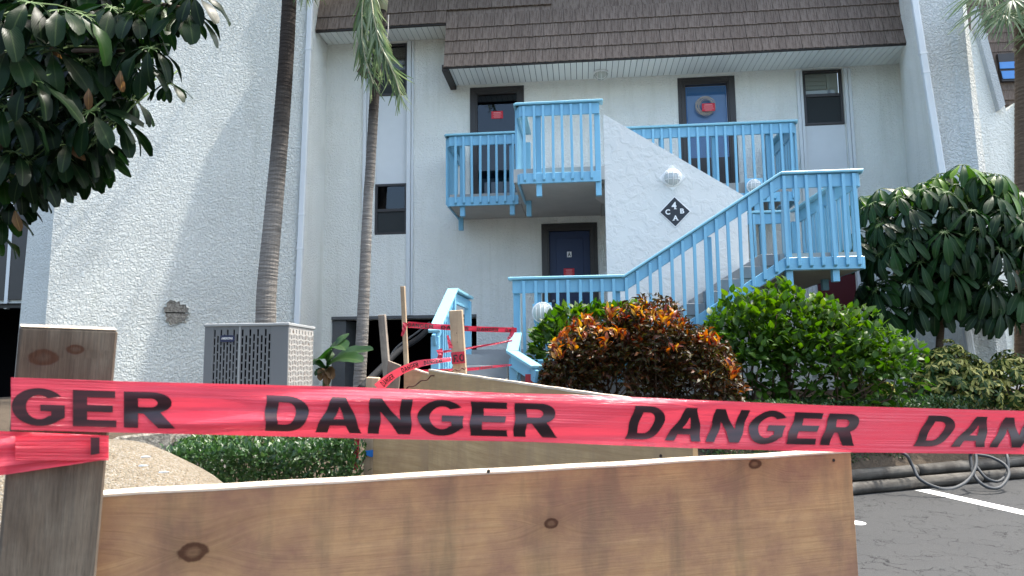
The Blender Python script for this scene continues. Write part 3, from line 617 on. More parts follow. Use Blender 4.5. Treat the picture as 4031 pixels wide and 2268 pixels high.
for i in range(nst):
    boxo('step', (.62+rx*i, FR+.07, AF+rz*i), (.62+rx*(i+1)+.03, SPY-.02, AF+rz*(i+1)), 'step_grey', st, .006)
B().prism([(.62, FR+.1, AF-.22), (.62, FR+.1, AF), (2.70, FR+.1, MF-.02), (2.78, FR+.1, MF-.24)], (0, SPY-FR-.14, 0)).obj('stringer', 'landing_underside', st)
nst2 = 10; rz2 = (TF-MF)/nst2; rx2 = (2.70-.45)/nst2
for i in range(nst2): boxo('step', (2.70-rx2*(i+1)-.02, SPY+.22, MF+rz2*i), (2.70-rx2*i, 12.18, MF+rz2*(i+1)), 'step_grey', st, .006)
B().prism([(2.80, SPY+.23, MF-.24), (2.70, SPY+.23, MF), (.45, SPY+.23, TF-.02), (.30, SPY+.23, TF-.25)], (0, .93, 0)).obj('stringer', 'landing_underside', st)
boxo('landing', (-1.03, SPY-.02, TF-.22), (.43, FY-.005, TF), 'landing_underside', st)
boxo('landing', (-2.36, 12.7, TF-.22), (-1.04, FY-.005, TF), 'landing_underside', st)
boxo('landing', (.44, 12.56, TF-.24), (3.72, FY-.005, TF), 'landing_underside', st)
for i in range(4):   # entrance steps
    boxo('step', (-1.72, FR-.02-.29*(i+1), .86), (-.98, FR-.02-.29*i-.003, AF-.17*(i+1)+.01), 'step_grey', st, .006)

BALW = .042
def railing(label, segs, group='light blue wooden railings', cap_end=.06, posts=(), ends=.10):
    """segs: list of (P0, P1, rail_top0, rail_top1, bottom0, bottom1, outward, spacing, first_offset) with P as (x,y)"""
    r = thing('stair_railing', (segs[0][0][0], segs[0][0][1], segs[0][4]), label, 'railing', group)
    for (P0, P1, t0, t1, b0, b1, out, sp, off, kinds) in segs:
        P0, P1, out = Vector(P0), Vector(P1), Vector(out); L = (P1-P0).length; d = (P1-P0)/L
        def q(s, o, z): p = P0+d*s+out*o; return Vector((p.x, p.y, z))
        lz = lambda s, a, b: a+(b-a)*s/L
        D3 = Vector((d.x*L, d.y*L, t1-t0))
        # cap, fascia boards
        e = cap_end
        sl = (t1-t0)/L
        def board(name, oa, ob, za, zb, e0, e1, mat, bev=.006):
            vs = [q(-e0, oa, t0-sl*e0+za), q(-e0, ob, t0-sl*e0+za), q(-e0, ob, t0-sl*e0+zb), q(-e0, oa, t0-sl*e0+zb)]
            ve = [q(L+e1, oa, t1+sl*e1+za), q(L+e1, ob, t1+sl*e1+za), q(L+e1, ob, t1+sl*e1+zb), q(L+e1, oa, t1+sl*e1+zb)]
            B().add(vs+ve, [(0, 1, 2, 3), (7, 6, 5, 4), (0, 4, 5, 1), (1, 5, 6, 2), (2, 6, 7, 3), (3, 7, 4, 0)]).obj(name, mat, r, bev)
        e0, e1 = (e if 'a' in kinds else 0), (e if 'b' in kinds else 0)
        board('top_cap', -.10, .085, -.04, 0, e0, e1, 'blue_cap', .008)
        board('top_fascia', 0, .038, -.225, -.042, 0, 0, 'blue_paint')
        hb = b0-t0
        if 'n' not in kinds:
            vs = [q(0, 0, b0), q(0, .038, b0), q(0, .038, b0+.17), q(0, 0, b0+.17), q(L, 0, b1), q(L, .038, b1), q(L, .038, b1+.17), q(L, 0, b1+.17)]
            B().add(vs, [(0, 1, 2, 3), (7, 6, 5, 4), (0, 4, 5, 1), (1, 5, 6, 2), (2, 6, 7, 3), (3, 7, 4, 0)]).obj('bottom_fascia', 'blue_paint', r, .006)
        s = off; mesh = None
        H = (t0-.045)-(b0+.03) if True else 0
        while s < L-.01:
            zt, zb = lz(s, t0, t1)-.048-(abs(sl)*BALW/2), lz(s, b0, b1)+.025
            if mesh is None or abs(H-(zt-zb)) > .003:
                H = zt-zb; h = BALW/2
                mesh = B().add([(-h, 0, 0), (h, 0, 0), (h, .038, .03), (-h, .038, .03), (-h, 0, H), (h, 0, H), (h, .038, H-.012), (-h, .038, H-.012)],
                               [(0, 3, 2, 1), (4, 5, 6, 7), (0, 1, 5, 4), (1, 2, 6, 5), (2, 3, 7, 6), (3, 0, 4, 7)]).mesh('baluster', .003)
            p = q(s, .0385, zb); M = Matrix(((d.x, out.x, 0, p.x), (d.y, out.y, 0, p.y), (0, 0, 1, p.z), (0, 0, 0, 1)))
            o = link('baluster', mesh, 'blue_paint', r, M @ Matrix.Rotation(random.uniform(-.009, .009), 4, 'Y')); s += sp
    for (x, y, z0, z1) in posts: boxo('post', (x-.045, y-.045, z0), (x+.045, y+.045, z1), 'blue_paint', r, .005)
    return r
T = 5.70; OUT = (0, -1)
railing('light blue railing of the balcony in front of the glass door at left', [((-2.36, 12.65), (-1.08, 12.65), 5.72, 5.72, 4.36, 4.36, OUT, .152, .13, 'a'),
        ((-2.36, 13.9), (-2.36, 12.66), 5.72, 5.72, 4.36, 4.36, (-1, 0), .152, .1, 'b')], posts=[(-2.12, 12.71, 4.18, 5.5), (-1.2, 12.71, 4.18, 5.5), (-2.3, 13.6, 4.1, 4.36)])
railing('light blue railing of the top landing, highest and boxiest of the railings', [((-.93, SPY-.04), (.37, SPY-.04), 5.68, 5.68, 4.34, 4.34, OUT, .152, .09, 'ab'),
        ((-.93, 12.6), (-.93, SPY-.03), 5.68, 5.68, 4.34, 4.34, (-1, 0), .152, .1, 'b')], posts=[(-.62, SPY+.01, 4.14, 5.46), (.33, SPY+.01, 4.12, 5.46), (-.88, 12.5, 4.1, 5.46)])
railing('light blue railing of the upper right landing below the wreath door', [((.92, 12.5), (3.78, 12.5), 5.66, 5.66, 4.22, 4.22, OUT, .158, .10, 'ab'),
        ((3.78, 12.51), (3.78, 13.85), 5.66, 5.66, 4.22, 4.22, (1, 0), .152, .1, '')], posts=[(1.5, 12.56, 4.5, 5.46), (2.42, 12.56, 4.5, 5.46), (3.35, 12.56, 4.1, 5.46), (3.1, 12.56, 4.0, 4.3)])
railing('light blue railing climbing from the entrance level up to the middle landing', [
        ((-.93, FR), (.605, FR), 2.65, 2.65, 1.34, 1.34, OUT, .152, .165, 'a'), ((.605, FR), (2.73, FR), 2.65, 4.0, 1.30, 2.66, OUT, .152, .03, ''),
        ((2.73, FR), (3.74, FR), 4.0, 4.0, 2.66, 2.66, OUT, .153, .03, 'b'), ((3.74, FR+.01), (3.66, 12.2), 4.0, 4.0, 2.66, 2.66, (1, 0), .152, .2, '')],
        posts=[(-.88, FR+.06, 1.2, 2.43), (-.58, FR+.06, 1.2, 2.43), (.50, FR+.06, 1.2, 2.43), (1.75, FR+.06, 2.1, 3.15), (2.8, FR+.06, 2.4, 3.75), (3.40, FR+.06, 2.5, 3.78), (3.62, 10.9, 2.5, 3.78), (3.58, 12.1, 2.5, 3.78)])
railing('light blue rear railing behind the middle landing', [((2.62, 12.22), (3.55, 12.22), 4.0, 4.0, 2.66, 2.66, OUT, .152, .03, '')], posts=[(2.68, 12.28, 2.6, 3.78), (3.1, 12.28, 2.6, 3.78)])
# entrance handrails
def entry(name_label, pts, posts, rails):
    r = thing('entry_handrail', pts[-1], name_label, 'handrail', 'light blue entrance handrails')
    for i in range(len(pts)-1):
        B().beam(pts[i], pts[i+1], .15, .04).obj('top_cap', 'blue_cap', r, .006)
        p, q = Vector(pts[i])-Vector((0, 0, .11)), Vector(pts[i+1])-Vector((0, 0, .11)); B().beam(p, q, .042, .15).obj('side_board', 'blue_paint', r, .005)
    for (x, y, z0, z1) in posts: boxo('post', (x-.05, y-.05, z0), (x+.05, y+.05, z1), 'blue_paint', r, .005)
    for (p, q) in rails: B().beam(p, q, .04, .15).obj('lower_rail', 'blue_paint', r, .005)
    return r
el = entry('light blue handrail left of the entrance steps', [(-1.74, 11.0, 2.50), (-1.77, 9.75, 2.50), (-1.80, 8.62, 1.86)],
      [(-1.80, 8.72, .9, 1.8), (-1.77, 9.7, 1.0, 2.44), (-1.74, 10.9, 1.3, 2.44)], [((-1.77, 9.75, 1.5), (-1.74, 11.0, 1.5)), ((-1.77, 9.7, 1.55), (-1.80, 8.72, 1.1))])
for k in range(5): boxo('baluster', (-1.79, 8.95+k*.15, 1.15+k*.085), (-1.75, 8.99+k*.15, 1.93+k*.085), 'blue_paint', el)
er = entry('light blue flared handrail right of the entrance steps', [(-.87, 9.55, 1.86), (-.85, 8.75, 1.60), (-.52, 8.25, 1.41)],
      [(-.84, 8.8, .85, 1.52), (-.60, 8.38, .85, 1.37)], [])

# ================================================= LAMPS, SIGNS, NOTICES
def dome_mesh(r, h, n=28, m=8):
    b = B(); vs = []
    for i in range(m):
        t = pi/2*i/m
        for k in range(n): a_ = 2*pi*k/n; vs.append((cos(a_)*r*cos(t), sin(a_)*r*cos(t), h*sin(t)))
    vs.append((0, 0, h)); fs = [(i*n+k, i*n+(k+1) % n, (i+1)*n+(k+1) % n, (i+1)*n+k) for i in range(m-1) for k in range(n)]+[((m-1)*n+k, (m-1)*n+(k+1) % n, m*n) for k in range(n)]
    return b.add(vs, fs)
def ring(r0, r1, h, n=28):
    b = B(); vs = []
    for k in range(n):
        a_ = 2*pi*k/n; c_, s_ = cos(a_), sin(a_); vs += [(c_*r0, s_*r0, 0), (c_*r1, s_*r1, 0), (c_*r1, s_*r1, h*.6), (c_*(r0+r1)/2, s_*(r0+r1)/2, h), (c_*r0, s_*r0, h)]
    return b.add(vs, [(5*k+j, 5*((k+1) % n)+j, 5*((k+1) % n)+(j+1) % 5, 5*k+(j+1) % 5) for k in range(n) for j in range(5)])
def lamp(c, xd, yd, r, label, bars, cross=0, plate=None, glass='lamp_glass', h=.075, group='round bulkhead lamps'):
    c = Vector(c); L_ = thing('bulkhead_lamp', c, label, 'lamp', group); M = frameM(c, xd, yd)
    if plate:
        nm, pts, th, mt = plate; z = Matrix.Identity(4)
        link('mounting_plate', B().prism([(x, y, -th) for x, y in pts], (0, 0, th)).mesh('plate', .003), mt, L_, M)
    link('globe', dome_mesh(r*.9, h).mesh('globe', smooth=True), glass, L_, M @ Matrix.Translation((0, 0, .02)))
    link('rim', ring(r*.86, r, .035).mesh('rim', smooth=True), 'lamp_white', L_, M)
    def bar(x0, vert):
        pts = []
        R = r*.9; half = math.sqrt(max(R*R-x0*x0, 0))
        for i in range(11):
            y = -half+2*half*i/10; zz = h*math.sqrt(max(0, 1-(x0*x0+y*y)/(R*R)))+.026; pts.append((x0, y, zz) if vert else (y, x0, zz))
        link('guard_bar', B().tube(pts, r*.032, 6).mesh('bar', smooth=True), 'lamp_white', L_, M)
    for x in bars: bar(x*r, True)
    for x in ([] if not cross else cross): bar(x*r, False)
    for k in range(4):
        a_ = pi/2*k+.1; link('screw', B().tube([(cos(a_)*r*.94, sin(a_)*r*.94, .02), (cos(a_)*r*.94, sin(a_)*r*.94, .036)], r*.03, 6).mesh('screw'), 'step_grey', L_, M)
    return L_
X1, Z1 = (1, 0, 0), (0, 0, 1)
c = aY(2136, 1231, FR-.08); lamp(c, (1, 0, .06), (-.06, 0, 1), .147, 'round ribbed bulkhead lamp on the lower railing above the croton', (-.55, -.15, .22, .62), plate=('p', [(-.13, -.13), (.13, -.13), (.13, .13), (-.13, .13)], .03, 'blue_paint'))
c = aY(2646, 700, SPY-.012); lamp(c, X1, Z1, .145, 'caged round lamp on a white diamond plate above the diamond sign', (-.5, 0, .5), cross=(-.3, .3), plate=('p', [(-.21, 0), (0, -.21), (.21, 0), (0, .21)], .012, 'lamp_white'), glass='lamp_clear', h=.11)
c = aY(2968, 735, 12.42); lamp(c, X1, Z1, .13, 'caged round lamp half hidden behind the stair handrail below the upper landing', (-.5, 0, .5), cross=(-.3, .3), plate=('p', [(-.15, -.15), (.15, -.15), (.15, .15), (-.15, .15)], .03, 'blue_paint'), glass='lamp_clear', h=.1)
c = aZ(2366, 285, 7.18); lamp(c, X1, (0, 1, 0), .15, 'small white ceiling lamp under the soffit', (-.5, 0, .5), cross=(-.3, .3), glass='lamp_glass', h=.13)
# flip check is not needed: frame z = x cross y (for wall lamps -Y, for the soffit lamp +Z) -> turn the ceiling one over
cl = [o for o in bpy.data.objects if o.get('label') == 'small white ceiling lamp under the soffit'][0]
for ch_ in cl.children: ch_.matrix_basis = Matrix.Diagonal((1, 1, -1, 1)) @ ch_.matrix_basis if False else Matrix.Rotation(pi, 4, 'X') @ ch_.matrix_basis
# diamond sign
c = aY(2657, 834, SPY-.012); sg = thing('diamond_sign', c, 'black diamond sign with white border and the characters 4 C B A', 'sign')
MW = frameM(c, X1, Z1)
def dia(r, y): return [(c.x-r, y, c.z), (c.x, y, c.z-r*1.02), (c.x+r, y, c.z), (c.x, y, c.z+r*1.02)]
B().prism(dia(.245, c.y), (0, .01, 0)).obj('border', 'white_print', sg, .002); B().prism(dia(.228, c.y-.004), (0, .006, 0)).obj('panel', 'sign_black', sg)
def glyph(txt, dx, dz_, w_, h_, off=.02):
    return lettering(txt, Matrix.Translation((0, -.0052, 0)) @ frameM(c+Vector((dx, 0, dz_)), X1, Z1), w_, h_, 'white_print', sg, off)
glyph('4', -.012, .100, .075, .115, .03); glyph('C', -.112, .0, .074, .084, .03); glyph('B', .112, .008, .062, .08, .03); glyph('A', .005, -.098, .082, .08, .03)
for (dx, dz_, w_) in ((.008, .045, .045), (-.028, -.136, .032), (.038, -.136, .032), (.098, .044, .03), (.098, -.028, .03), (-.088, .032, .008), (-.088, -.032, .008)):
    B().add([(c.x+dx-w_/2, c.y-.0054, c.z+dz_-.004), (c.x+dx+w_/2, c.y-.0054, c.z+dz_-.004), (c.x+dx+w_/2, c.y-.0054, c.z+dz_+.004), (c.x+dx-w_/2, c.y-.0054, c.z+dz_+.004)], [(0, 1, 2, 3)]).obj('serif', 'white_print', sg)
# door plate A
c = aY(2241, 1002, FY-.03+.07); dp = boxo('door_plate', (c.x-.045, FY+.028, c.z-.055), (c.x+.045, FY+.036, c.z+.055), 'white_print'); tag(dp, 'small white plate with black letter A on the navy door', 'door plate')
lettering('A', frameM((c.x, FY+.0272, c.z), X1, Z1), .06, .085, 'black_print', dp, .03)
# red notices
def notice(c, w_, h_, label, y):
    n_ = boxo('red_notice', (c.x-w_/2, y, c.z-h_/2), (c.x+w_/2, y+.002, c.z+h_/2), 'notice_red'); tag(n_, label, 'notice', 'red notices on the doors')
    k = c.z+h_*.34; i = 0
    while k > c.z-h_*.42:
        ww = w_*(.62 if i == 0 else random.uniform(.5, .86)); hh = h_*(.07 if i == 0 else .025)
        B().add([(c.x-ww/2, y-.001, k-hh), (c.x+ww/2, y-.001, k-hh), (c.x+ww/2, y-.001, k), (c.x-ww/2, y-.001, k)], [(0, 1, 2, 3)]).obj('print_line', 'notice_print', n_); k -= h_*(.16 if i == 0 else .095); i += 1
    return n_
c = aY(1957, 452, FY+.02); notice(c, .235, .155, 'red paper notice on the glass door at the left balcony', FY+.0245)
c = aY(2786, 428, FY+.02); notice(c, .25, .16, 'red paper notice hung inside the twig wreath', FY-.06)
c = aY(2240, 1073, FY+.04); notice(c, .21, .16, 'red paper notice on the navy door above the railing cap', FY+.03)
# wreath
c = aY(2778, 418, FY+.0); wr = thing('twig_wreath', (c.x, FY, c.z), 'pale twig wreath on the blue door', 'wreath')
for k in range(12):
    pts = []; rr = .16+random.uniform(-.035, .035); ph_ = random.uniform(0, 6.28); e1 = random.uniform(-.018, .018); ox, oz = random.uniform(-.012, .012), random.uniform(-.012, .012)
    for i in range(29):
        a_ = ph_+2*pi*i/28; r2 = rr+e1*sin(3*a_); pts.append((c.x+ox+cos(a_)*r2, FY-.012+.012*sin(5*a_+k), c.z+oz+sin(a_)*r2))
    B().tube(pts, .0038, 5, False).obj('twig', 'twine', wr)
# vertical sign and white tube hanging behind the middle landing railing
c = aY(3283, 805, 11.6); fs_ = boxo('vertical_sign', (c.x-.035, 11.6, c.z-.26), (c.x+.035, 11.615, c.z+.15), 'sign_black'); tag(fs_, 'narrow vertical black sign seen between railing balusters', 'sign')
for i, ch_ in enumerate('FIRE'): lettering(ch_, frameM((c.x, 11.598, c.z+.10-i*.085), X1, Z1), .035, .055, 'white_print', fs_, .02)
p, q = aY(3232, 758, 11.5), aY(3243, 880, 11.5); tb = B().tube([p, q, q+Vector((0, 0, -.03))], [.022, .022, .012], 10).obj('hanging_tube', 'white_paint', smooth=True); tag(tb, 'white tube hanging behind the middle landing railing', 'pipe')

# ================================================= CONDENSER
ax, ay = Vector((-4.22, 7.62)), Vector((-3.36, 7.86)); A0 = Vector((-4.33, 7.85, 1.0)); xd = Vector((1, .03, 0)); W_ = .99; xd.normalize(); yd = Vector((-xd.y, xd.x, 0)); H_ = .95
ac = thing('air_conditioner', A0, 'grey slotted air conditioning condenser with rusty side panel', 'air conditioner')
MA = frameM(A0, xd, (0, 0, 1)) # x right, y up, z toward the camera
MB_ = Matrix(((xd.x, yd.x, 0, A0.x), (xd.y, yd.y, 0, A0.y), (0, 0, 1, A0.z), (0, 0, 0, 1)))
D_ = .86
def acb(name, a_, b_, mt, bev=.003): return link(name, B().box(a_, b_).mesh(name, bev), mt, ac, MB_)
acb('core', (.03, .03, .02), (W_-.03, D_-.03, H_-.04), 'black_void', 0)
acb('base_pan', (-.01, -.01, 0), (W_+.01, D_+.01, .05), 'ac_metal')
acb('lid', (-.012, -.014, H_-.035), (W_+.012, D_+.014, H_), 'ac_lid', .006)
acb('concrete_pad', (-.1, -.1, -.12), (W_+.1, D_+.1, -.005), 'stucco_grey')
for x0, x1 in ((0, .10), (W_-.20, W_)): acb('corner_post', (x0, -.004, .05), (x1, .02, H_-.036), 'ac_metal')
def slotted(x0, x1, cols, M, L, z0=.05, z1=H_-.036, mat='ac_metal', sl=.080, gap=.018, frac=.5):
    b = B(); n = cols; cw_ = (x1-x0)/n
    for i in range(n):
        xc = x0+cw_*(i+.5); sw = cw_*frac
        z = z1-.035-(0, .05, .0, .035)[i % 4]-(.02 if i % 2 else 0); holes_ = []
        while z-sl > z0+.02: holes_.append((z-sl, z)); z -= sl+gap
        xa, xb, ha, hb = x0+cw_*i, x0+cw_*(i+1), xc-sw/2, xc+sw/2
        for p_, q_ in ((xa, ha), (hb, xb)): b.box((p_, 0, z0), (q_, .012, z1))
        last = z1
        for (h0, h1) in holes_: b.box((ha, .0006, h1), (hb, .0114, last)); last = h0
        b.box((ha, .0006, z0), (hb, .0114, last))
    o = link('slotted_panel', b.mesh('slotted'), mat, ac, M)
    return o
slotted(.10, .405, 8, MB_, 0); slotted(.425, W_-.20, 8, MB_, 0)
acb('seam', (.405, -.006, .05), (.425, .014, H_-.036), 'ac_lid')
Mside = MB_ @ Matrix.Translation((W_, .02, 0)) @ Matrix.Rotation(pi/2, 4, 'Z')
o = slotted(0, D_-.05, 16, Mside, 0, mat='ac_coil', sl=.045, gap=.016, frac=.5); o['label'] = 'rusty side grille'
bdg = link('badge', B().prism([(.275+.085*sx, -.016, H_-.175+.040*sz) for sx, sz in ((-1, -.6), (-.85, -1), (.85, -1), (1, -.6), (1, .6), (.85, 1), (-.85, 1), (-1, .6))], (0, .012, 0)).mesh('badge', .002), 'badge_navy', ac, MB_)
me, _ = text_mesh('AMERISTAR', .02)
for v in me.vertices: v.co = Vector((.275-.068+v.co.x*.136, -.0168, H_-.175-.010+v.co.y*.026))
link('lettering', me, 'white_print', bdg, None).matrix_basis = Matrix.Identity(4)

# ================================================= PLANTS
def leaf_shape(L, W, seg=5, fold=.25, droop=.35, shape='obovate', twist=0., wav=0.):
    """returns verts (local: y along, x across, z up), faces, uv per vertex"""
    vs = []; uv = []; 
    for i in range(seg+1):
        t = i/seg
        if shape == 'obovate': wd = (sin(pi*min(1, t*.93+.02))**.7)*(.55+.75*t)*.82
        elif shape == 'ovate': wd = (sin(pi*t)**.8)*(1.25-.7*t) if 0 < t < 1 else 0
        elif shape == 'strap': wd = min(1, t*5)*(1-t**3*.75)*.9
        else: wd = (sin(pi*t)**.6) if 0 < t < 1 else 0
        wd = max(wd, .03)*W/2
        a_ = droop*t; y = L*(t-.12*droop*t*t); z = -L*droop*.5*t*t; tw = twist*t
        for s in (-1, 0, 1):
            x = s*wd; zz = z+abs(s)*wd*fold+wav*W*.15*sin(t*9+s*2)*abs(s)
            vs.append((x*cos(tw), y, zz+x*sin(tw))); uv.append(((s+1)/2, t))
    fs = []
    for i in range(seg):
        for s in range(2): a0_ = i*3+s; fs.append((a0_, a0_+1, a0_+4, a0_+3))
    return np.array(vs), fs, np.array(uv)
def make_leaf_mesh(shape, tints, mat, name='leaf'):
    vs, fs, uv = shape; me = bpy.data.meshes.new(name); me.from_pydata(vs.tolist(), [], fs)
    ul = me.uv_layers.new(name='UVMap'); li = np.array([i for f in fs for i in f]); ul.data.foreach_set('uv', uv[li].ravel())
    at = me.attributes.new('tint', 'FLOAT', 'POINT'); at.data.foreach_set('value', np.full(len(vs), tints))
    me.polygons.foreach_set('use_smooth', [True]*len(fs)); me.materials.append(MATS[mat]); return me
def stuff_mesh(shape_list, mats4, shape_idx, tints, mat, name='foliage'):
    VS, FI, UV, TT = [], [], [], []; off = 0; loops = []
    mats4 = np.asarray(mats4); shape_idx = np.asarray(shape_idx); tints = np.asarray(tints)
    for k, (vs, fs, uv) in enumerate(shape_list):
        sel = np.where(shape_idx == k)[0]
        if len(sel) == 0: continue
        M = mats4[sel]; v4 = np.c_[vs, np.ones(len(vs))]; w_ = np.einsum('nij,vj->nvi', M, v4)[:, :, :3]
        f = np.array(fs); ff = (f[None]+(np.arange(len(sel))*len(vs))[:, None, None]+off).reshape(-1, 4)
        VS.append(w_.reshape(-1, 3)); FI.append(ff); UV.append(np.tile(uv[f.ravel()], (len(sel), 1))); TT.append(np.repeat(tints[sel], len(vs))); off += len(sel)*len(vs)
    VS = np.concatenate(VS); FI = np.concatenate(FI); UV = np.concatenate(UV); TT = np.concatenate(TT)
    me = bpy.data.meshes.new(name); me.vertices.add(len(VS)); me.vertices.foreach_set('co', VS.ravel())
    me.loops.add(FI.size); me.loops.foreach_set('vertex_index', FI.ravel()); me.polygons.add(len(FI)); me.polygons.foreach_set('loop_start', np.arange(0, FI.size, 4)); me.polygons.foreach_set('loop_total', np.full(len(FI), 4))
    me.update(calc_edges=True); ul = me.uv_layers.new(name='UVMap'); ul.data.foreach_set('uv', UV.ravel())
    at = me.attributes.new('tint', 'FLOAT', 'POINT'); at.data.foreach_set('value', TT)
    me.polygons.foreach_set('use_smooth', [True]*len(FI)); me.materials.append(MATS[mat]); return me
def orient(p, d, up, roll=0, s=1):
    """matrix taking local y to d, local z near up"""
    y = Vector(d).normalized(); x = y.cross(Vector(up)); 
    if x.length < 1e-4: x = Vector((1, 0, 0))
    x.normalize(); z = x.cross(y)
    if roll: x, z = x*cos(roll)+z*sin(roll), z*cos(roll)-x*sin(roll)
    return [[x.x*s, y.x*s, z.x*s, p.x], [x.y*s, y.y*s, z.y*s, p.y], [x.z*s, y.z*s, z.z*s, p.z], [0, 0, 0, 1]]
EYEV = Vector((0, 0, EYE))
def plant(th, leaves, shapes, mat, nobj, score=None, name='leaf'):
    """leaves: list of (matrix, shape index, tint).  The nobj best-seen become leaf objects, the rest one foliage part"""
    if score is None: score = lambda l: -(Vector((l[0][0][3], l[0][1][3], l[0][2][3]))-EYEV).length
    ls = sorted(leaves, key=score, reverse=True); top, rest = ls[:nobj], ls[nobj:]
    cache = {}
    for M, k, t in top:
        key = (k, round(t*6)/6)
        if key not in cache: cache[key] = make_leaf_mesh(shapes[k], key[1], mat, name)
        link(name, cache[key], None, th, Matrix(M))
    if rest:
        o = link('foliage', stuff_mesh(shapes, [l[0] for l in rest], [l[1] for l in rest], [l[2] for l in rest], mat), None, th); o['kind'] = 'stuff'
def rnd_dir():
    v = Vector((random.gauss(0, 1), random.gauss(0, 1), random.gauss(0, 1))); return v.normalized()
def branch(pts, r0, r1, n=8, mat='bark_brown', parent=None, name='branch'):
    m = len(pts); return B().tube(pts, [r0+(r1-r0)*i/(m-1) for i in range(m)], n).obj(name, mat, parent, smooth=True)

def umbrella_tree(th, centres, mat, L, nobj, trunk, size=(.75, 1.1), hang=.75, score=None, core=None, petiole=.35, hub=Vector((-3.2, 5.6, 4.2))):
    wf = 1.22 if mat == 'leaf_umbrella_dark' else 1.0
    shapes = [leaf_shape(L, L*.40*wf, 6, .22, .55, 'obovate'), leaf_shape(L, L*.36*wf, 6, .30, .85, 'obovate', .25, .3), leaf_shape(L, L*.43*wf, 6, .15, .35, 'obovate', -.2, .3), leaf_shape(L, L*.38*wf, 6, .45, .65, 'obovate', .1, .6)]
    leaves = []
    tb = B()
    for (c, ax_, sc) in centres:
        ax_ = Vector(ax_).normalized(); n = random.randint(7, 10); a0 = random.uniform(0, 6.28)
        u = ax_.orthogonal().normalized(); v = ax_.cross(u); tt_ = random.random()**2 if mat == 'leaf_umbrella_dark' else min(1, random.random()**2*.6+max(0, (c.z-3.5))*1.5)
        p0 = c.lerp(hub, .3)+Vector((0, 0, .02)); tb.tube([p0, c.lerp(hub, .12)+Vector((0, 0, .03)), c], [.008, .006, .006], 5)
        for i in range(n):
            a_ = a0+2*pi*i/n+random.uniform(-.15, .15); rad = u*cos(a_)+v*sin(a_)
            d = (rad+ax_*random.uniform(-.25, .2)); d = (d*(1-hang)+Vector((0, 0, -1))*hang+rad*.45).normalized() if True else d
            st_ = c+rad*.05*sc; tb.tube([c, st_, st_+d*.02], [.005, .004, .004], 4, False)
            up = (ax_+rad*.8+Vector((0, 0, .3))).normalized()
            leaves.append((orient(st_+d*.02, d, up, random.uniform(-.35, .35), sc*random.uniform(*size)), random.randrange(4), min(1, max(0, tt_*.75+random.uniform(-.1, .3)))))
    plant(th, leaves, shapes, mat, nobj, score)
    s_ = tb.obj('leaf_stalks', 'stem_green', th); s_['kind'] = 'stuff'
    for pts, r0, r1 in trunk: branch(pts, r0, r1, parent=th, name='branch' if r0 < .05 else 'trunk')

# --- large umbrella tree at left, close to the camera
tl = thing('umbrella_tree', aY(-150, 1500, 4.9), 'large dark green umbrella tree with drooping leaves at upper left', 'tree')
cs = []
for (px, py, Y_, sc) in [(650, 15, 4.7, 1), (735, 45, 4.6, 1.0), (760, -20, 4.6, 1), (590, 190, 4.5, 1.05), (560, 255, 4.6, .8), (660, 330, 4.8, .6), (350, 440, 4.4, 1.1), (470, 480, 4.6, 1), (420, 370, 4.7, .9), (520, 390, 4.8, .8), (270, 570, 4.4, 1.1),
                     (120, 320, 4.1, 1.2), (20, 420, 4.1, 1.2), (110, 640, 4.3, 1), (60, 600, 4.2, 1.1), (230, 40, 4.2, 1.1), (120, 10, 4.1, 1.2), (330, 60, 4.3, 1.1), (10, 60, 4.0, 1.2), (440, 30, 4.5, 1), (540, 60, 4.6, 1), (500, 150, 4.7, .9),
                     (200, 200, 4.3, 1.1), (40, 200, 4.1, 1.2), (330, 240, 4.5, 1), (410, 210, 4.6, 1), (180, 460, 4.4, 1.1), (260, 330, 4.4, 1), (380, 560, 4.6, .8), (0, 690, 4.4, 1), (190, 640, 4.5, 1), (-40, 520, 4.3, 1.1), (330, 600, 4.8, .8), (600, -60, 4.6, 1), (40, 790, 5.0, .85), (95, 745, 5.0, .8), (5, 850, 5.1, .85), (-30, 930, 5.2, .8), (150, 690, 4.8, .9), (250, 620, 4.5, .9), (60, 700, 4.6, .9)]:
    c = aY(px, py, Y_); ax_ = Vector((random.uniform(-.1, .5), random.uniform(-.8, -.2), random.uniform(.5, 1.0))); cs.append((c, ax_, sc))
for k in range(320):
    t = random.random(); px = random.uniform(-500, 600*(1-.25*t)); py = random.uniform(-500, 660)
    if px > 540-(py-250)*.50 and py > 250: continue
    cs.append((aY(px, py, random.uniform(4.7, 6.0)), Vector((random.uniform(-.5, .5), random.uniform(-.6, .3), .8)), random.uniform(.9, 1.15)))
tp = lambda px, py, Y_: aY(px, py, Y_)
umbrella_tree(tl, cs, 'leaf_umbrella_dark', .27, 290, [([tp(-260, 2300, 5.2), tp(-200, 1500, 5.2), tp(-100, 1000, 5.1), tp(0, 600, 5.1), tp(100, 300, 5.1), tp(160, -200, 5.2)], .09, .04),
    ([tp(0, 600, 5.1), tp(200, 560, 4.9), tp(340, 500, 4.7)], .03, .01), ([tp(100, 300, 5.1), tp(300, 200, 4.9), tp(560, 200, 4.7)], .03, .01), ([tp(160, -100, 5.2), tp(420, -20, 4.9), tp(720, 30, 4.6)], .03, .01), ([tp(-50, 800, 5.1), tp(60, 700, 4.8), tp(110, 640, 4.5)], .03, .01)], hang=.62)
# a few withered leaflets
dl = leaf_shape(.17, .09, 5, .6, 1.1, 'obovate', .6, .8); dm = make_leaf_mesh(dl, .3, 'leaf_dead', 'dead_leaf')
for px, py in ((475, 280), (285, 560), (205, 155), (60, 830), (350, 350)):
    link('dead_leaf', dm, None, tl, Matrix(orient(aY(px, py, 4.35), Vector((random.uniform(-.4, .4), -.1, -1)), Vector((0, -1, .2)), random.uniform(-1, 1), .8)))

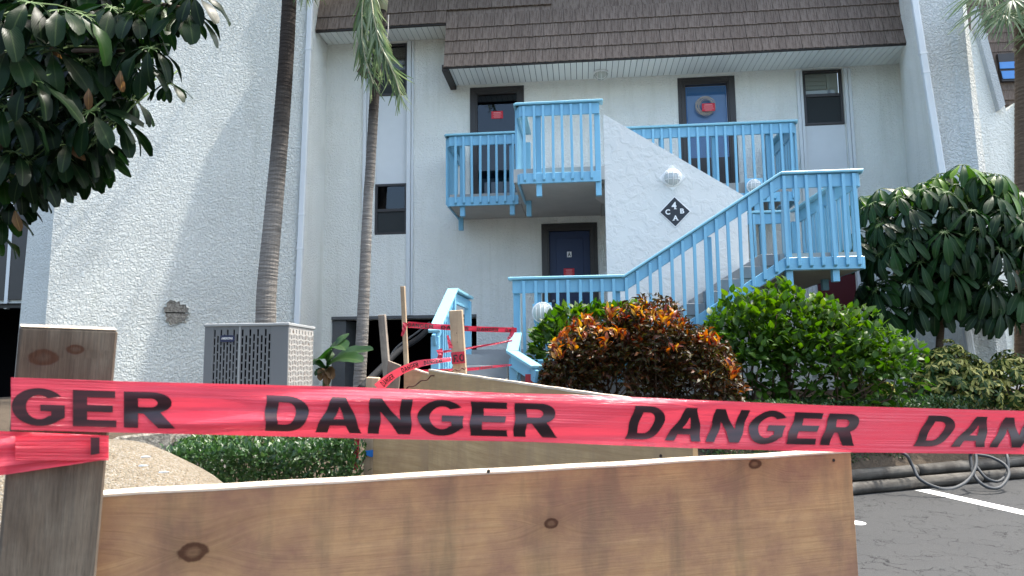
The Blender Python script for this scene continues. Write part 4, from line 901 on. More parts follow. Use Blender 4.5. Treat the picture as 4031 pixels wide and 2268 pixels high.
# --- umbrella tree at right in front of the fin
tr_ = thing('umbrella_tree', aY(3690, 1480, 10.3), 'rounded green umbrella tree right of the middle landing', 'tree')
cs = []; c0 = aY(3740, 985, 10.5)
rxx, rzz = 1.36, 1.16
tries = 0
while len(cs) < 120 and tries < 4000:
    tries += 1; d = rnd_dir()
    if d.y > .35: continue
    sh = 1+.10*sin(d.x*7+1)+.08*cos(d.z*9)
    p = c0+Vector((d.x*rxx*sh, d.y*.95, d.z*rzz*sh))*random.uniform(.80, 1.0)
    if d.z < -.80: continue
    if p.y > 11.1: continue
    if any((p-q[0]).length < .19 for q in cs): continue
    cs.append((p, Vector((d.x*.8, d.y*.8, d.z*.6+.65)), random.uniform(.85, 1.1)))
for k in range(60):
    d = rnd_dir(); cs.append((c0+Vector((d.x*rxx, d.y*.8, d.z*rzz))*random.uniform(.3, .7), Vector((d.x, d.y, .6)), 1))
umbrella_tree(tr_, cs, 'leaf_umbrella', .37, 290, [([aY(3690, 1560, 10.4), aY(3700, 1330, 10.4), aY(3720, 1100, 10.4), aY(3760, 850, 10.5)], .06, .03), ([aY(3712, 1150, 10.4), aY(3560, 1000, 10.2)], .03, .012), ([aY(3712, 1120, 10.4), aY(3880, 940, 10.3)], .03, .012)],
              hang=.60, petiole=.28, hub=c0+Vector((0, .2, -.2)))

def bush(th, ells, shapes, mat, n, nobj, tintf, stems='bark_brown', updir=.5, size=(.7, 1.15), core=True, clump=0, dens=(.72, 1.0), twigs=30):
    leaves = []; tot = sum(e[1]*e[3] for e in ells)
    cl_ = []
    for (c, rx_, ry_, rz_) in ells:
        k = int(n*rx_*rz_/tot)
        for i in range(k):
            if clump and cl_ and i % clump: d, sh = cl_[-1]; d = (d+rnd_dir()*.10).normalized()
            else:
                d = rnd_dir(); d.z = abs(d.z)*.999 if random.random() < .62 else d.z; sh = 1+.14*noise.noise(d*2.3+c)+.08*noise.noise(d*6+c); cl_.append((d, sh))
            rr = sh*(random.uniform(*dens) if random.random() < .8 else random.uniform(.4, .8))
            p = c+Vector((d.x*rx_, d.y*ry_, d.z*rz_))*rr
            if p.z < .85: continue
            ld = (d*.7+Vector((0, 0, updir))+rnd_dir()*.75).normalized(); up = (d*.6+Vector((0, 0, 1))+rnd_dir()*.5).normalized()
            leaves.append((orient(p, ld, up, random.uniform(-.5, .5), random.uniform(*size)), random.randrange(len(shapes)), min(1, max(0, tintf(d, rr, p)))))
    plant(th, leaves, shapes, mat, nobj)
    b = B()
    for i in range(twigs):
        c, rx_, ry_, rz_ = random.choice(ells); d = rnd_dir(); d.z = abs(d.z); e = c+Vector((d.x*rx_, d.y*ry_, d.z*rz_))*.85; r0 = Vector((c.x+random.uniform(-.2, .2)*rx_, c.y, .9)); m_ = (r0+e)/2+rnd_dir()*.12
        b.tube([r0, m_, e], [.014, .009, .004], 5)
    o = b.obj('stems', stems, th, smooth=True); o['kind'] = 'stuff'
    return leaves
hs = [leaf_shape(.13, .080, 4, .25, .45, 'ovate'), leaf_shape(.115, .072, 4, .35, .7, 'ovate', .3), leaf_shape(.14, .082, 4, .12, .3, 'ovate', -.3)]
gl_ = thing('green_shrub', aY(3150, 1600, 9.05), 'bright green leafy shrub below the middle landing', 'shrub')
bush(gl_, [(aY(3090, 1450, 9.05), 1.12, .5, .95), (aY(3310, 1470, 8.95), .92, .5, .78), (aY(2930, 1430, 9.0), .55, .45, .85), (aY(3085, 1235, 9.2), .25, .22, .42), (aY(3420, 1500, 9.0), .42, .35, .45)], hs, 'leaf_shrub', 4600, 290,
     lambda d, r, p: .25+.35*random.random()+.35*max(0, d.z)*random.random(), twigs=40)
gs = thing('green_shrub', aY(2300, 1580, 9.2), 'smaller green leafy shrub behind the croton beside the round lamp', 'shrub')
bush(gs, [(aY(2190, 1400, 9.0), .32, .28, .48), (aY(2260, 1330, 9.1), .30, .28, .42), (aY(2400, 1330, 9.15), .45, .25, .42), (aY(2480, 1300, 9.15), .22, .2, .35)], hs, 'leaf_shrub', 1500, 200, lambda d, r, p: .3+.5*random.random(), twigs=14)
# croton
cr = [leaf_shape(.085, .046, 4, .55, 1.2, 'obovate', .9, .6), leaf_shape(.075, .050, 4, .4, 1.7, 'obovate', -.9, .7), leaf_shape(.095, .040, 4, .7, .9, 'obovate', 1.5, .5)]
ct = thing('croton_bush', aY(2520, 1600, 8.35), 'dark maroon croton bush with orange and yellow leaf tips', 'shrub')
ce = [(aY(2400, 1500, 8.35), .80, .5, .72), (aY(2560, 1440, 8.3), .62, .5, .78), (aY(2720, 1500, 8.3), .55, .45, .60), (aY(2790, 1540, 8.2), .38, .35, .42), (aY(2250, 1530, 8.3), .36, .35, .45)]
bush(ct, ce, cr, 'leaf_croton', 9500, 280, lambda d, r, p: random.random()*.78 if random.random() < .88 else .8+.2*random.random(), updir=.7, clump=5, twigs=40)
lv = []
for (px, py, Y_) in [(2400, 1225, 8.3), (2540, 1215, 8.2), (2560, 1240, 8.05), (2500, 1235, 8.1), (2310, 1260, 8.2), (2325, 1280, 8.05), (2220, 1330, 8.05), (2265, 1290, 8.0), (2250, 1370, 7.95), (2620, 1260, 8.05), (2590, 1310, 7.95), (2765, 1345, 8.0), (2810, 1350, 7.95), (2885, 1480, 7.9), (2870, 1450, 7.95), (2600, 1245, 8.0), (2680, 1290, 8.0), (2450, 1255, 8.0), (2520, 1290, 7.95), (2360, 1310, 7.9), (2440, 1330, 7.85), (2200, 1400, 7.9), (2410, 1250, 8.1)]+[(random.uniform(2190, 2900), None, 7.95) for _ in range(17)]:
    if py is None: tx = (px-2520)/400; py = 1225+190*tx*tx+random.random()**1.5*190; Y_ = 8.15-.35*random.random()
    c = aY(px, py, Y_+.03)
    for k in range(13 if len(lv) < 299 else 8):
        d = (Vector((random.uniform(-.7, .7), random.uniform(-.7, .3), 1)).normalized()); lv.append((orient(c+rnd_dir()*.05, d, rnd_dir(), 0, random.uniform(.7, 1.1)), random.randrange(3), random.random()))
cm = {}
lv = [([[q*1.2 if j < 3 else q for j, q in enumerate(r_)] if i < 3 else r_ for i, r_ in enumerate(M)], k, t) for M, k, t in lv]
o = link('bright_leaves', stuff_mesh(cr, [l[0] for l in lv[299:]], [l[1] for l in lv[299:]], [l[2] for l in lv[299:]], 'leaf_croton_bright'), None, ct); o['kind'] = 'stuff'
for M, k, t in lv[:299]:
    key = (k, round(t*5)/5)
    if key not in cm: cm[key] = make_leaf_mesh(cr[k], key[1], 'leaf_croton_bright', 'bright_leaf')
    link('bright_leaf', cm[key], None, ct, Matrix(M))
# variegated shrubs
va = [leaf_shape(.10, .042, 4, .3, .5, 'obovate'), leaf_shape(.09, .040, 4, .4, .8, 'obovate', .3)]
def varie(name_label, ells, n, nobj, loc):
    t = thing('variegated_shrub', loc, name_label, 'shrub', 'variegated yellow and green shrubs'); leaves = []; tot = sum(e[1]*e[3] for e in ells)
    for (c, rx_, ry_, rz_) in ells:
        for i in range(int(n*rx_*rz_/tot)):
            d = rnd_dir(); d.z = abs(d.z) if random.random() < .5 else d.z; p = c+Vector((d.x*rx_, d.y*ry_, d.z*rz_))*(random.uniform(.7, 1)*(1+.15*noise.noise(d*3+c)))
            axx = (d+Vector((0, 0, .6))).normalized(); u = axx.orthogonal().normalized(); v = axx.cross(u); tt_ = random.random()
            for j in range(7):
                a_ = 2*pi*j/7; dd = (u*cos(a_)+v*sin(a_)+axx*.15+Vector((0, 0, -.25))).normalized(); leaves.append((orient(p, dd, axx, 0, random.uniform(.75, 1.15)), random.randrange(2), min(1, tt_*.25+random.random()**1.1*.85)))
    plant(t, leaves, va, 'leaf_variegated', nobj)
    b = B()
    for i in range(16):
        c, rx_, ry_, rz_ = random.choice(ells); e = c+rnd_dir()*rx_*.8; b.tube([Vector((c.x, c.y, .88)), (Vector((c.x, c.y, .95))+e)/2, e], [.012, .008, .004], 5)
    b.obj('stems', 'bark_brown', t)['kind'] = 'stuff'
varie('yellow and green variegated shrub left of the palm trunk', [(aY(3730, 1500, 9.85), .50,   .4, .52), (aY(3830, 1520, 9.85), .4, .35, .38)], 520, 260, aY(3740, 1600, 9.8))
varie('smaller variegated shrub at the right edge of the picture', [(aY(3985, 1500, 9.95), .32, .3, .42)], 170, 150, aY(3985, 1600, 9.9))
varie('sparse variegated shrub tucked behind the green shrub', [(aY(3420, 1560, 9.3), .35, .25, .28)], 90, 90, aY(3420, 1620, 9.3))
# clipped hedges: mass of small leaves
hg = [leaf_shape(.042, .024, 2, .2, .4, 'obovate'), leaf_shape(.038, .022, 2, .35, .7, 'obovate', .4)]
def hedge(label, t0, t1, o0, o1, z0, z1, n, ends=True, sz=1.0):
    c = curb((t0+t1)/2, (o0+o1)/2); th = thing('hedge', (c.x, c.y, .3), label, 'hedge', 'low clipped hedges'); Ms = []; ks = []; tt = []
    for i in range(n):
        f = random.random(); t = random.uniform(t0, t1)
        if f < .50: o_ = o0+random.random()**2*.16; z = random.uniform(z0, z1)
        elif f < .9: o_ = random.uniform(o0, o1); z = z1-random.random()**2*.14
        else: o_ = random.uniform(o0, o1); z = random.uniform(z0, z1); t = random.choice((t0, t1))+random.uniform(-.1, .1)
        nn = noise.noise(Vector((t*2.6, o_*3, z*3))); p = curb(t, o_+nn*.12+(.10*(z1-z) if False else 0), z+nn*.07)
        out = (-CN*(1 if f < .5 else .15)+Vector((0, 0, .9 if f > .5 else .35))).normalized()
        ld = (out*.8+rnd_dir()*.8+Vector((0, 0, .35))).normalized(); Ms.append(orient(p, ld, (out+rnd_dir()*.6).normalized(), 0, random.uniform(.7, 1.3)*sz)); ks.append(random.randrange(2)); tt.append(min(1, max(0, .25+random.random()*.5+(.35 if random.random() < .1 else 0)+nn*.3)))
    o = link('foliage', stuff_mesh(hg, Ms, ks, tt, 'leaf_hedge'), None, th); o['kind'] = 'stuff'
    b = B()
    for i in range(int((t1-t0)*26)):
        t = random.uniform(t0, t1); o_ = random.uniform(o0+.1, o1-.05); p = curb(t, o_, z0-.05); m_ = p+Vector((random.uniform(-.1, .1), random.uniform(-.08, .08), (z1-z0)*.5)); q = curb(t+random.uniform(-.2, .2), max(o0+.04, o_+random.uniform(-.2, .2)), z1-.05); b.tube([p, m_, q], [.009, .006, .003], 4, False)
    b.obj('stems', 'bark_brown', th)['kind'] = 'stuff'
hedge('low clipped green hedge at right behind the grey timbers', -1.6, 6.5, .28, 1.0, .22, .97, 26000)
def tcurb(p): return (Vector(p)-CP).dot(CD), (Vector(p)-CP).dot(CN)
a1, a2 = tcurb(aY(1385, 1760, 4.85)), tcurb(aY(690, 1800, 4.3))
hedge('low clipped green hedge at left between the gravel mound and the post', a2[0], a1[0], (a1[1]+a2[1])/2-.15, (a1[1]+a2[1])/2+.7, .3, .93, 10000)

# retaining block behind the left hedge
p, q = aY(430, 1745, 5.3), aY(900, 1712, 5.9)
rb = B(); 
for (a_, b_) in (((p.x, p.y), ((p.x+q.x)/2-.01, (p.y+q.y)/2)), (((p.x+q.x)/2+.01, (p.y+q.y)/2), (q.x, q.y))):
    rb = B().prism([(a_[0], a_[1], .55), (b_[0], b_[1], .55), (b_[0], b_[1], .93), (a_[0], a_[1], .90)], (.05, .22, 0)); o = rb.obj('retaining_block', 'block_concrete', None, .02); tag(o, 'grey concrete kerb block behind the gravel mound, ' + ('left one' if a_[0] == p.x else 'right one by the hedge'), 'kerb')
# shell gravel mound
c = Vector((-2.42, 3.3, 0)); vs = []; n = 44; m = 16
for i in range(m+1):
    for k in range(n):
        a_ = 2*pi*k/n; r = i/m; rr = r*(1+.08*noise.noise(Vector((cos(a_), sin(a_), 4)))); x = cos(a_)*rr*1.22; y = sin(a_)*rr*1.22
        z = 1.07*(1-r**2.2)+.02*noise.noise(Vector((x*4, y*4, 0)))+.006*noise.noise(Vector((x*30, y*30, 0))); vs.append((c.x+x, c.y+y, max(z, -.02)))
o = B().add(vs, [(i*n+k, i*n+(k+1) % n, (i+1)*n+(k+1) % n, (i+1)*n+k) for i in range(m) for k in range(n)]).obj('gravel_mound', 'shell_gravel', smooth=True); tag(o, 'pale shell gravel mound behind the weathered post', 'gravel', kind='stuff')
for px, py in ((640, 1860), (570, 1800), (560, 1835)):
    pp = aY(px, py, 2.95); pp.z += 0
    o = B().prism([(pp.x+cos(t)*.02*(1+.3*cos(3*t)), pp.y+sin(t)*.012, pp.z) for t in [i*.7 for i in range(9)]], (.003, 0, .004)).obj('shell_chip', 'white_paint'); tag(o, ('rightmost white shell chip on the gravel mound', 'upper left white shell chip near the top of the gravel mound', 'lower left white shell chip beside the post on the gravel mound')[((640, 1860), (570, 1800), (560, 1835)).index((px, py))], 'shell', 'white shell chips on the gravel mound')

# banana plant
bp = thing('banana_plant', aY(1300, 1560, 9.2), 'young banana plant with broad green leaves by the crawl space opening', 'plant')
def broad(pts, W, mat, name='leaf', fold=.25):
    pts = [Vector(p) for p in pts]; P = []
    n = 12
    for i in range(n+1):
        t = i/n*(len(pts)-1); k = min(int(t), len(pts)-2); f = t-k
        p0, p1, p2, p3 = pts[max(k-1, 0)], pts[k], pts[k+1], pts[min(k+2, len(pts)-1)]
        P.append(.5*((2*p1)+(-p0+p2)*f+(2*p0-5*p1+4*p2-p3)*f*f+(-p0+3*p1-3*p2+p3)*f**3))
    vs = []; uv = []
    for i in range(n+1):
        t = i/n; d = (P[min(i+1, n)]-P[max(i-1, 0)]).normalized(); s_ = d.cross(Vector((0, -.5, .8))).normalized(); nn = s_.cross(d)
        w_ = W*(sin(pi*min(1, .08+t*.92))**.55)*.5*(1+.08*sin(i*2.1))
        for s in (-1, -.5, 0, .5, 1): vs.append(P[i]+s_*s*w_+nn*abs(s)*w_*fold); uv.append(((s+1)/2, t))
    fs = [(i*5+s, i*5+s+1, (i+1)*5+s+1, (i+1)*5+s) for i in range(n) for s in range(4)]
    return link(name, make_leaf_mesh((np.array([tuple(v) for v in vs]), fs, np.array(uv)), random.random(), mat, name), None, bp)
Y_ = 9.2; A_ = lambda px, py, dy=0: aY(px, py, Y_+dy)
broad([A_(1290, 1450), A_(1300, 1400, -.1), A_(1330, 1350, -.2), A_(1375, 1312, -.1)], .16, 'leaf_banana'); broad([A_(1295, 1440), A_(1280, 1400, -.1), A_(1330, 1360, -.25), A_(1360, 1380, -.4)], .30, 'leaf_banana')
broad([A_(1295, 1440, .1), A_(1350, 1400, 0), A_(1410, 1385), A_(1470, 1378, -.1)], .26, 'leaf_banana'); broad([A_(1290, 1440, -.1), A_(1340, 1415, -.2), A_(1390, 1415, -.3), A_(1430, 1425, -.35)], .26, 'leaf_banana')
broad([A_(1290, 1470), A_(1250, 1430, -.1), A_(1220, 1440, -.1), A_(1210, 1450)], .16, 'leaf_banana')
for e in ((1260, 1500), (1290, 1520), (1310, 1495), (1240, 1480)): broad([A_(1285, 1450), A_((1285+e[0])/2, 1465, -.15), A_(e[0], e[1], -.2)], .13, 'leaf_dead' if e[0] != 1240 else 'leaf_banana', 'dead_leaf', .5)
B().tube([A_(1285, 1620), A_(1283, 1500), A_(1290, 1440)], [.05, .045, .025], 10).obj('stem', 'stem_green', bp, smooth=True)

# palms
def palm_trunk(pts, rs, th, seg=.035, mat='palm_bark', grow=1.0):
    pts = [Vector(p) for p in pts]; L = [0]
    for i in range(1, len(pts)): L.append(L[-1]+(pts[i]-pts[i-1]).length)
    n = int(L[-1]/seg); P = []; R = []
    for i in range(n+1):
        s = L[-1]*i/n; k = max(j for j in range(len(L)-1) if L[j] <= s+1e-9); f = (s-L[k])/(L[k+1]-L[k]); f2 = f
        p0, p1, p2, p3 = pts[max(k-1, 0)], pts[k], pts[k+1], pts[min(k+2, len(pts)-1)]
        P.append(.5*((2*p1)+(-p0+p2)*f+(2*p0-5*p1+4*p2-p3)*f*f+(-p0+3*p1-3*p2+p3)*f**3)); r = rs[k]+(rs[k+1]-rs[k])*f2
        R.append(r*(1+(.03 if i % 2 else 0)*(1+.8*noise.noise(Vector((s*2, 0, 0))))))
    return B().tube(P, R, 20).obj('trunk', mat, th, smooth=False)
def frond(th, rach, leaflets, Ls, droop=.9, spread=.5, mat='leaf_palm', name='frond'):
    """pinnate frond along a rachis polyline with hanging strips both sides"""
    rach = [Vector(p) for p in rach]; L = [0]
    for i in range(1, len(rach)): L.append(L[-1]+(rach[i]-rach[i-1]).length)
    strip = [leaf_shape(Ls, .030*Ls/.45, 5, .5, droop, 'strap'), leaf_shape(Ls, .036*Ls/.45, 5, .7, droop*1.5, 'strap', .4)]
    Ms, ks, tt = [], [], []
    for i in range(leaflets):
        s = L[-1]*(i+.5)/leaflets; k = max(j for j in range(len(L)-1) if L[j] <= s); p = rach[k].lerp(rach[k+1], (s-L[k])/(L[k+1]-L[k])); d = (rach[k+1]-rach[k]).normalized()
        sz = (.55+.6*sin(pi*min(1, (i+1)/leaflets*.95)))
        for sgn in (-1, 1):
            side = d.cross(Vector((0, -1, .1))).normalized()*sgn; dd = (side*spread+d*.55+Vector((0, 0, -1))*random.uniform(.4, .9)+rnd_dir()*.22).normalized()
            Ms.append(orient(p, dd, Vector((0, -1, .4))+rnd_dir()*.5, random.uniform(-.8, .8), sz*random.uniform(.8, 1.1))); ks.append(random.randrange(2)); tt.append(random.random())
    f_ = link(name, stuff_mesh(strip, Ms, ks, tt, mat, 'frond'), None, th)
    B().tube(rach, [.012]*len(rach), 6).obj('midrib', 'crown_shaft', f_)
    return f_
p1 = thing('palm_tree', aY(1030, 1600, 11), 'ringed palm trunk leaning in front of the left wall, thicker of the two', 'tree', 'palm trees in front of the bay')
Y1 = 11.0
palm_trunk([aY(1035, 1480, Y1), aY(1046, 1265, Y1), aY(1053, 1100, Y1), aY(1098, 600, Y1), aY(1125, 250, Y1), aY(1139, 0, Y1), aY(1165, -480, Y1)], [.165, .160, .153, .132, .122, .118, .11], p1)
top = aY(1165, -480, Y1); B().tube([top, top+Vector((.01, 0, .9))], [.12, .07], 14).obj('crown_shaft', 'crown_shaft', p1, smooth=True)
for k in range(15):
    a_ = k*2.4; o_ = Vector((cos(a_), sin(a_)*.8, 0)); s = top+Vector((0, 0, .85)); frond(p1, [s, s+o_*.5+Vector((0, 0, .55)), s+o_*1.1+Vector((0, 0, .75)), s+o_*1.7+Vector((0, 0, .5)), s+o_*2.1+Vector((0, 0, .0))], 34, .5, 1.0, .9)
p2 = thing('palm_tree', aY(1400, 1600, 11), 'slim palm trunk with drooping frond in front of the recessed window strip', 'tree', 'palm trees in front of the bay')
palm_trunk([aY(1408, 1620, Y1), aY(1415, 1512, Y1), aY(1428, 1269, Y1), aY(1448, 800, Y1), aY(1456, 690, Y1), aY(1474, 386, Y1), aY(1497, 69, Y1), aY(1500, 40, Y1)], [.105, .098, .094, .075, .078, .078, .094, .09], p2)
cs0 = aY(1500, 45, Y1); cs1 = aY(1503, -160, Y1); B().tube([cs0, cs0.lerp(cs1, .3), cs1], [.10, .12, .07], 14).obj('crown_shaft', 'crown_shaft', p2, smooth=True)
frond(p2, [aY(1490, -150, 10.9), aY(1455, -60, 10.6), aY(1470, 60, 10.45), aY(1491, 158, 10.4), aY(1519, 224, 10.4), aY(1555, 300, 10.42), aY(1578, 380, 10.45)], 62, .52, .5, .35)
frond(p2, [aY(1490, -150, 10.9), aY(1440, -90, 10.7), aY(1425, 40, 10.6), aY(1425, 150, 10.55), aY(1440, 240, 10.55), aY(1470, 330, 10.55)], 50, .50, .5, .35)
frond(p2, [cs1, aY(1350, -190, 10.8), aY(1240, -120, 10.7), aY(1190, -40, 10.7)], 36, .55, .8, .5)
frond(p2, [cs1, aY(1600, -260, 10.9), aY(1720, -180, 10.9), aY(1790, -60, 10.9)], 36, .42, .8, .5)
for k in range(7):
    a_ = k*.95+.3; o_ = Vector((cos(a_), abs(sin(a_))*.7, 0)); s = cs1; frond(p2, [s, s+o_*.4+Vector((0, 0, .5)), s+o_*.9+Vector((0, 0, .7)), s+o_*1.5+Vector((0, 0, .4))], 26, .45, 1, .9)
o = B().prism([aY(1405, 282, 10.7), aY(1426, 247, 10.7), aY(1450, 285, 10.7), aY(1425, 296, 10.7)], (.02, .12, -.02)).obj('dry_husk', 'bark_brown', p2)
B().tube([aY(1529, 60, 10.8), aY(1528, 120, 10.78), aY(1518, 190, 10.78), aY(1517, 215, 10.8)], [.01, .008, .008, .004], 6).obj('dry_stalk', 'twine', p2)
# sabal palm at the right edge
p3 = thing('palm_tree', aY(4045, 1480, 11.5), 'rough palm trunk with fan leaves at the right edge', 'tree')
palm_trunk([aY(4046, 1480, 11.5), aY(4040, 1000, 11.5), aY(4038, 600, 11.5), aY(4040, 300, 11.5), aY(4042, 80, 11.5)], [.17, .15, .145, .15, .17], p3, mat='bark_brown')
for k in range(16):
    a_ = random.uniform(0, 6.28); z_ = random.uniform(-.35, .35); c = aY(4040, 160, 11.5)+Vector((0, 0, z_)); d = Vector((cos(a_), sin(a_), .9)).normalized()
    B().beam(c, c+d*.28, .07, .025).obj('boot', 'palm_boot', p3, .006)
def fan(c, face, R, n=30):
    face = Vector(face).normalized(); u = face.orthogonal().normalized(); v = face.cross(u); Ms, ks, tt = [], [], []; sh = [leaf_shape(R, .035, 5, .6, .9, 'strap'), leaf_shape(R, .03, 5, .6, 1.4, 'strap', .3)]
    dn = Vector((face.x, face.y, -.6)).normalized()
    for i in range(n):
        a_ = -2.2+4.4*i/(n-1); side = dn.cross(face).normalized() if dn.cross(face).length > .01 else u
        d = (dn*cos(a_)+side*sin(a_)+rnd_dir()*.06).normalized(); Ms.append(orient(c, d, face, 0, random.uniform(.8, 1.05))); ks.append(random.randrange(2)); tt.append(random.random())
    return link('fan_leaf', stuff_mesh(sh, Ms, ks, tt, 'leaf_palm', 'fan'), None, p3)
for (px, py, Yd, R) in ((3905, 30, 11.2, .62), (3870, -30, 11.3, .6), (3960, 60, 11.0, .5), (3990, 0, 10.9, .6), (3930, -60, 11.4, .6), (4080, 20, 11, .6), (4130, 100, 11.2, .6), (4060, -80, 11, .7)):
    c = aY(px, py, Yd); f_ = fan(c, (random.uniform(-.6, .1), -.8, .5), R); B().tube([aY(4040, 130, 11.5), (aY(4040, 100, 11.5)+c)/2+Vector((0, 0, .1)), c], [.015, .012, .01], 6).obj('leaf_stalk', 'stem_green', p3)

# ================================================= EXCAVATION BARRIER
def board(name, P, Q, zt0, zt1, zb, th, mat, label, cat='plywood panel', group=None, edge=True):
    """upright panel between plan points P, Q; local x along, z up from the top left corner"""
    P, Q = Vector((P[0], P[1], zt0)), Vector((Q[0], Q[1], zt0)); L = (Q-P).length; x = (Q-P).normalized(); y = Vector((-x.y, x.x, 0))
    M = Matrix(((x.x, y.x, 0, P.x), (x.y, y.y, 0, P.y), (0, 0, 1, P.z), (0, 0, 0, 1)))
    n = 14; top = [(L*i/n, (zt1-zt0)*i/n+random.uniform(-.0012, .0012)) for i in range(n+1)]
    t = thing(name, P+x*L/2+Vector((0, 0, zb-zt0)), label, cat, group)
    b = B().prism([(0, 0, zb-zt0), (L, 0, zb-zt0)]+[(X_, 0, Z_) for X_, Z_ in reversed(top)], (0, th, 0)); link('sheet', b.mesh('sheet', .0015), mat, t, M)
    if edge:
        b = B(); 
        for i in range(n): b.add([(top[i][0], -.0006, top[i][1]-.002), (top[i+1][0], -.0006, top[i+1][1]-.002), (top[i+1][0], -.0006, top[i+1][1]+.0014), (top[i][0], -.0006, top[i][1]+.0014), (top[i][0], th+.0006, top[i][1]+.0014), (top[i+1][0], th+.0006, top[i+1][1]+.0014)], [(0, 1, 2, 3), (3, 2, 5, 4)])
        link('raw_edge', b.mesh('edge'), 'raw_rim', t, M)
    return t, M, L
nl, nr = aD(240, 1962, 1.02), aD(3350, 1780, 1.46)
npan, MN, LN = board('plywood_panel', (nl.x, nl.y), (nr.x, nr.y), 1.222, 1.222, .0, .045, 'plywood_near', 'large near plywood panel filling the foreground with knots and bright top edge')
for (px, py) in ((3281, 1812), (1922, 1855), (2600, 1795)):
    d_ = ray(px, py); y_ = MN.to_3x3() @ Vector((0, 1, 0)); t_ = (MN.translation-Vector((0, 0, EYE))).dot(y_)/d_.dot(y_); c = Vector((0, 0, EYE))+d_*t_
    link('screw_hole', B().prism([c+(MN.to_3x3() @ Vector((cos(a_)*.0035, -.001, sin(a_)*.0035))) for a_ in [i*pi/4 for i in range(8)]], (0, .001, 0)).mesh('hole'), 'black_print', npan)
# old post in front
pl, pr, bl_, br_ = aD(77, 1287, .935), aD(466, 1289, 1.001), aD(-28, 2268, .925), aD(391, 2268, .991)
dn = ((bl_-pl)+(br_-pr)).normalized(); xx_ = (pr-pl).normalized(); L_ = 1.5; Wd = (pr-pl).length
zax = -dn; yv = zax.cross(xx_).normalized(); xx_ = yv.cross(zax).normalized()
MP = Matrix(((xx_.x, yv.x, zax.x, pl.x), (xx_.y, yv.y, zax.y, pl.y), (xx_.z, yv.z, zax.z, pl.z), (0, 0, 0, 1)))
ps = thing('wooden_post', pl+dn*L_, 'weathered grey wooden post in the left foreground wrapped with red tape', 'post')
link('plank', B().box((0, 0, -L_), (Wd, .038, 0)).mesh('plank', .003), 'old_post', ps, MP)
link('raw_edge', B().box((.001, .0, .0), (Wd-.001, .037, .0016)).mesh('rim', .0008), 'raw_rim', ps, MP)

# near tape
def pd(px): return .918+(px-77)/389*.066
def zt(px): return 1/np.interp(px, [45, 470, 4031], [1/pd(45), 1/(pd(470)), 1/1.38])
TOPX = [-200, 45, 450, 1100, 1300, 2015, 2260, 3280, 4031, 4400]; TOPY = [1480, 1486, 1500, 1517, 1521, 1548, 1554, 1597, 1618, 1628]
BOTX = [-200, 45, 430, 1100, 1300, 2090, 2700, 3350, 4031, 4400]; BOTY = [1688, 1692, 1702, 1718, 1724, 1740, 1764, 1781, 1788, 1794]
def tp_(px, v, off=0.):
    y = np.interp(px, TOPX, TOPY)*(1-v)+np.interp(px, BOTX, BOTY)*v
    wv = .006*sin(px*.0021+v*3)*sin(pi*v)+.0035*sin(px*.006+v*7)+.0035*sin(v*13+px*.0011)*(.5+.5*sin(px*.0013))
    wv *= min(1, max(0, (px-430)/300)) if px > 430 else 0
    return aD(px, y, zt(px)+wv-off)
nt_ = thing('danger_tape', aD(45, 1700, .9), 'wide bright red tape lettered DANGER stretched across the foreground', 'barrier tape')
def ribbon(fn, u0, u1, nu, nv, mat, name, parent, useg=1.0, thick=0):
    vs = []; uv = []
    for i in range(nu+1):
        for k in range(nv+1): vs.append(tuple(fn(u0+(u1-u0)*i/nu, k/nv))); uv.append((i/nu*useg, k/nv))
    fs = [(i*(nv+1)+k, (i+1)*(nv+1)+k, (i+1)*(nv+1)+k+1, i*(nv+1)+k+1) for i in range(nu) for k in range(nv)]
    me = bpy.data.meshes.new(name); me.from_pydata(vs, [], fs); ul = me.uv_layers.new(name='UVMap'); uva = np.array(uv); ul.data.foreach_set('uv', uva[np.array([i for f in fs for i in f])].ravel()); me.polygons.foreach_set('use_smooth', [True]*len(fs)); return link(name, me, mat, parent)
ribbon(tp_, 43, 4400, 240, 40, 'tape_red', 'ribbon', nt_, 5)
def arc(cx, cy, rx_, ry_, a0_, a1_, n=14): return [(cx+rx_*cos(radians(a0_+(a1_-a0_)*i/n)), cy+ry_*sin(radians(a0_+(a1_-a0_)*i/n))) for i in range(n+1)]
GL = {'D': (.88, [[(0, 0)]+arc(.42, .5, .46, .5, -90, 90)+[(0, 1)], [(.25, .19)]+arc(.40, .5, .22, .31, -90, 90)+[(.25, .81)]]),
      'A': (.96, [[(0, 0), (.25, 0), (.32, .2), (.64, .2), (.71, 0), (.96, 0), (.62, 1), (.34, 1)], [(.38, .38), (.58, .38), (.48, .72)]]),
      'N': (.86, [[(0, 0), (.23, 0), (.23, .62), (.62, 0), (.86, 0), (.86, 1), (.63, 1), (.63, .40), (.24, 1), (0, 1)]]),
      'G': (.94, [arc(.48, .5, .48, .52, 36, 320, 26)+[(.93, .22), (.93, .57), (.50, .57), (.50, .39), (.69, .39), (.69, .28)]+arc(.48, .5, .23, .33, 312, 48, 20)]),
      'E': (.76, [[(0, 0), (.76, 0), (.76, .19), (.25, .19), (.25, .41), (.70, .41), (.70, .60), (.25, .60), (.25, .81), (.74, .81), (.74, 1), (0, 1)]]),
      'R': (.90, [[(0, 0), (.25, 0), (.25, .40), (.34, .40), (.60, 0), (.90, 0), (.64, .44)]+arc(.50, .71, .34, .29, -55, 90)+[(0, 1)], [(.25, .58)]+arc(.47, .70, .12, .12, -90, 90)+[(.25, .82)]]),
      'O': (.96, [arc(.48, .5, .48, .52, 0, 354, 26), arc(.48, .5, .23, .33, 0, 354, 22)])}
GCACHE = {}
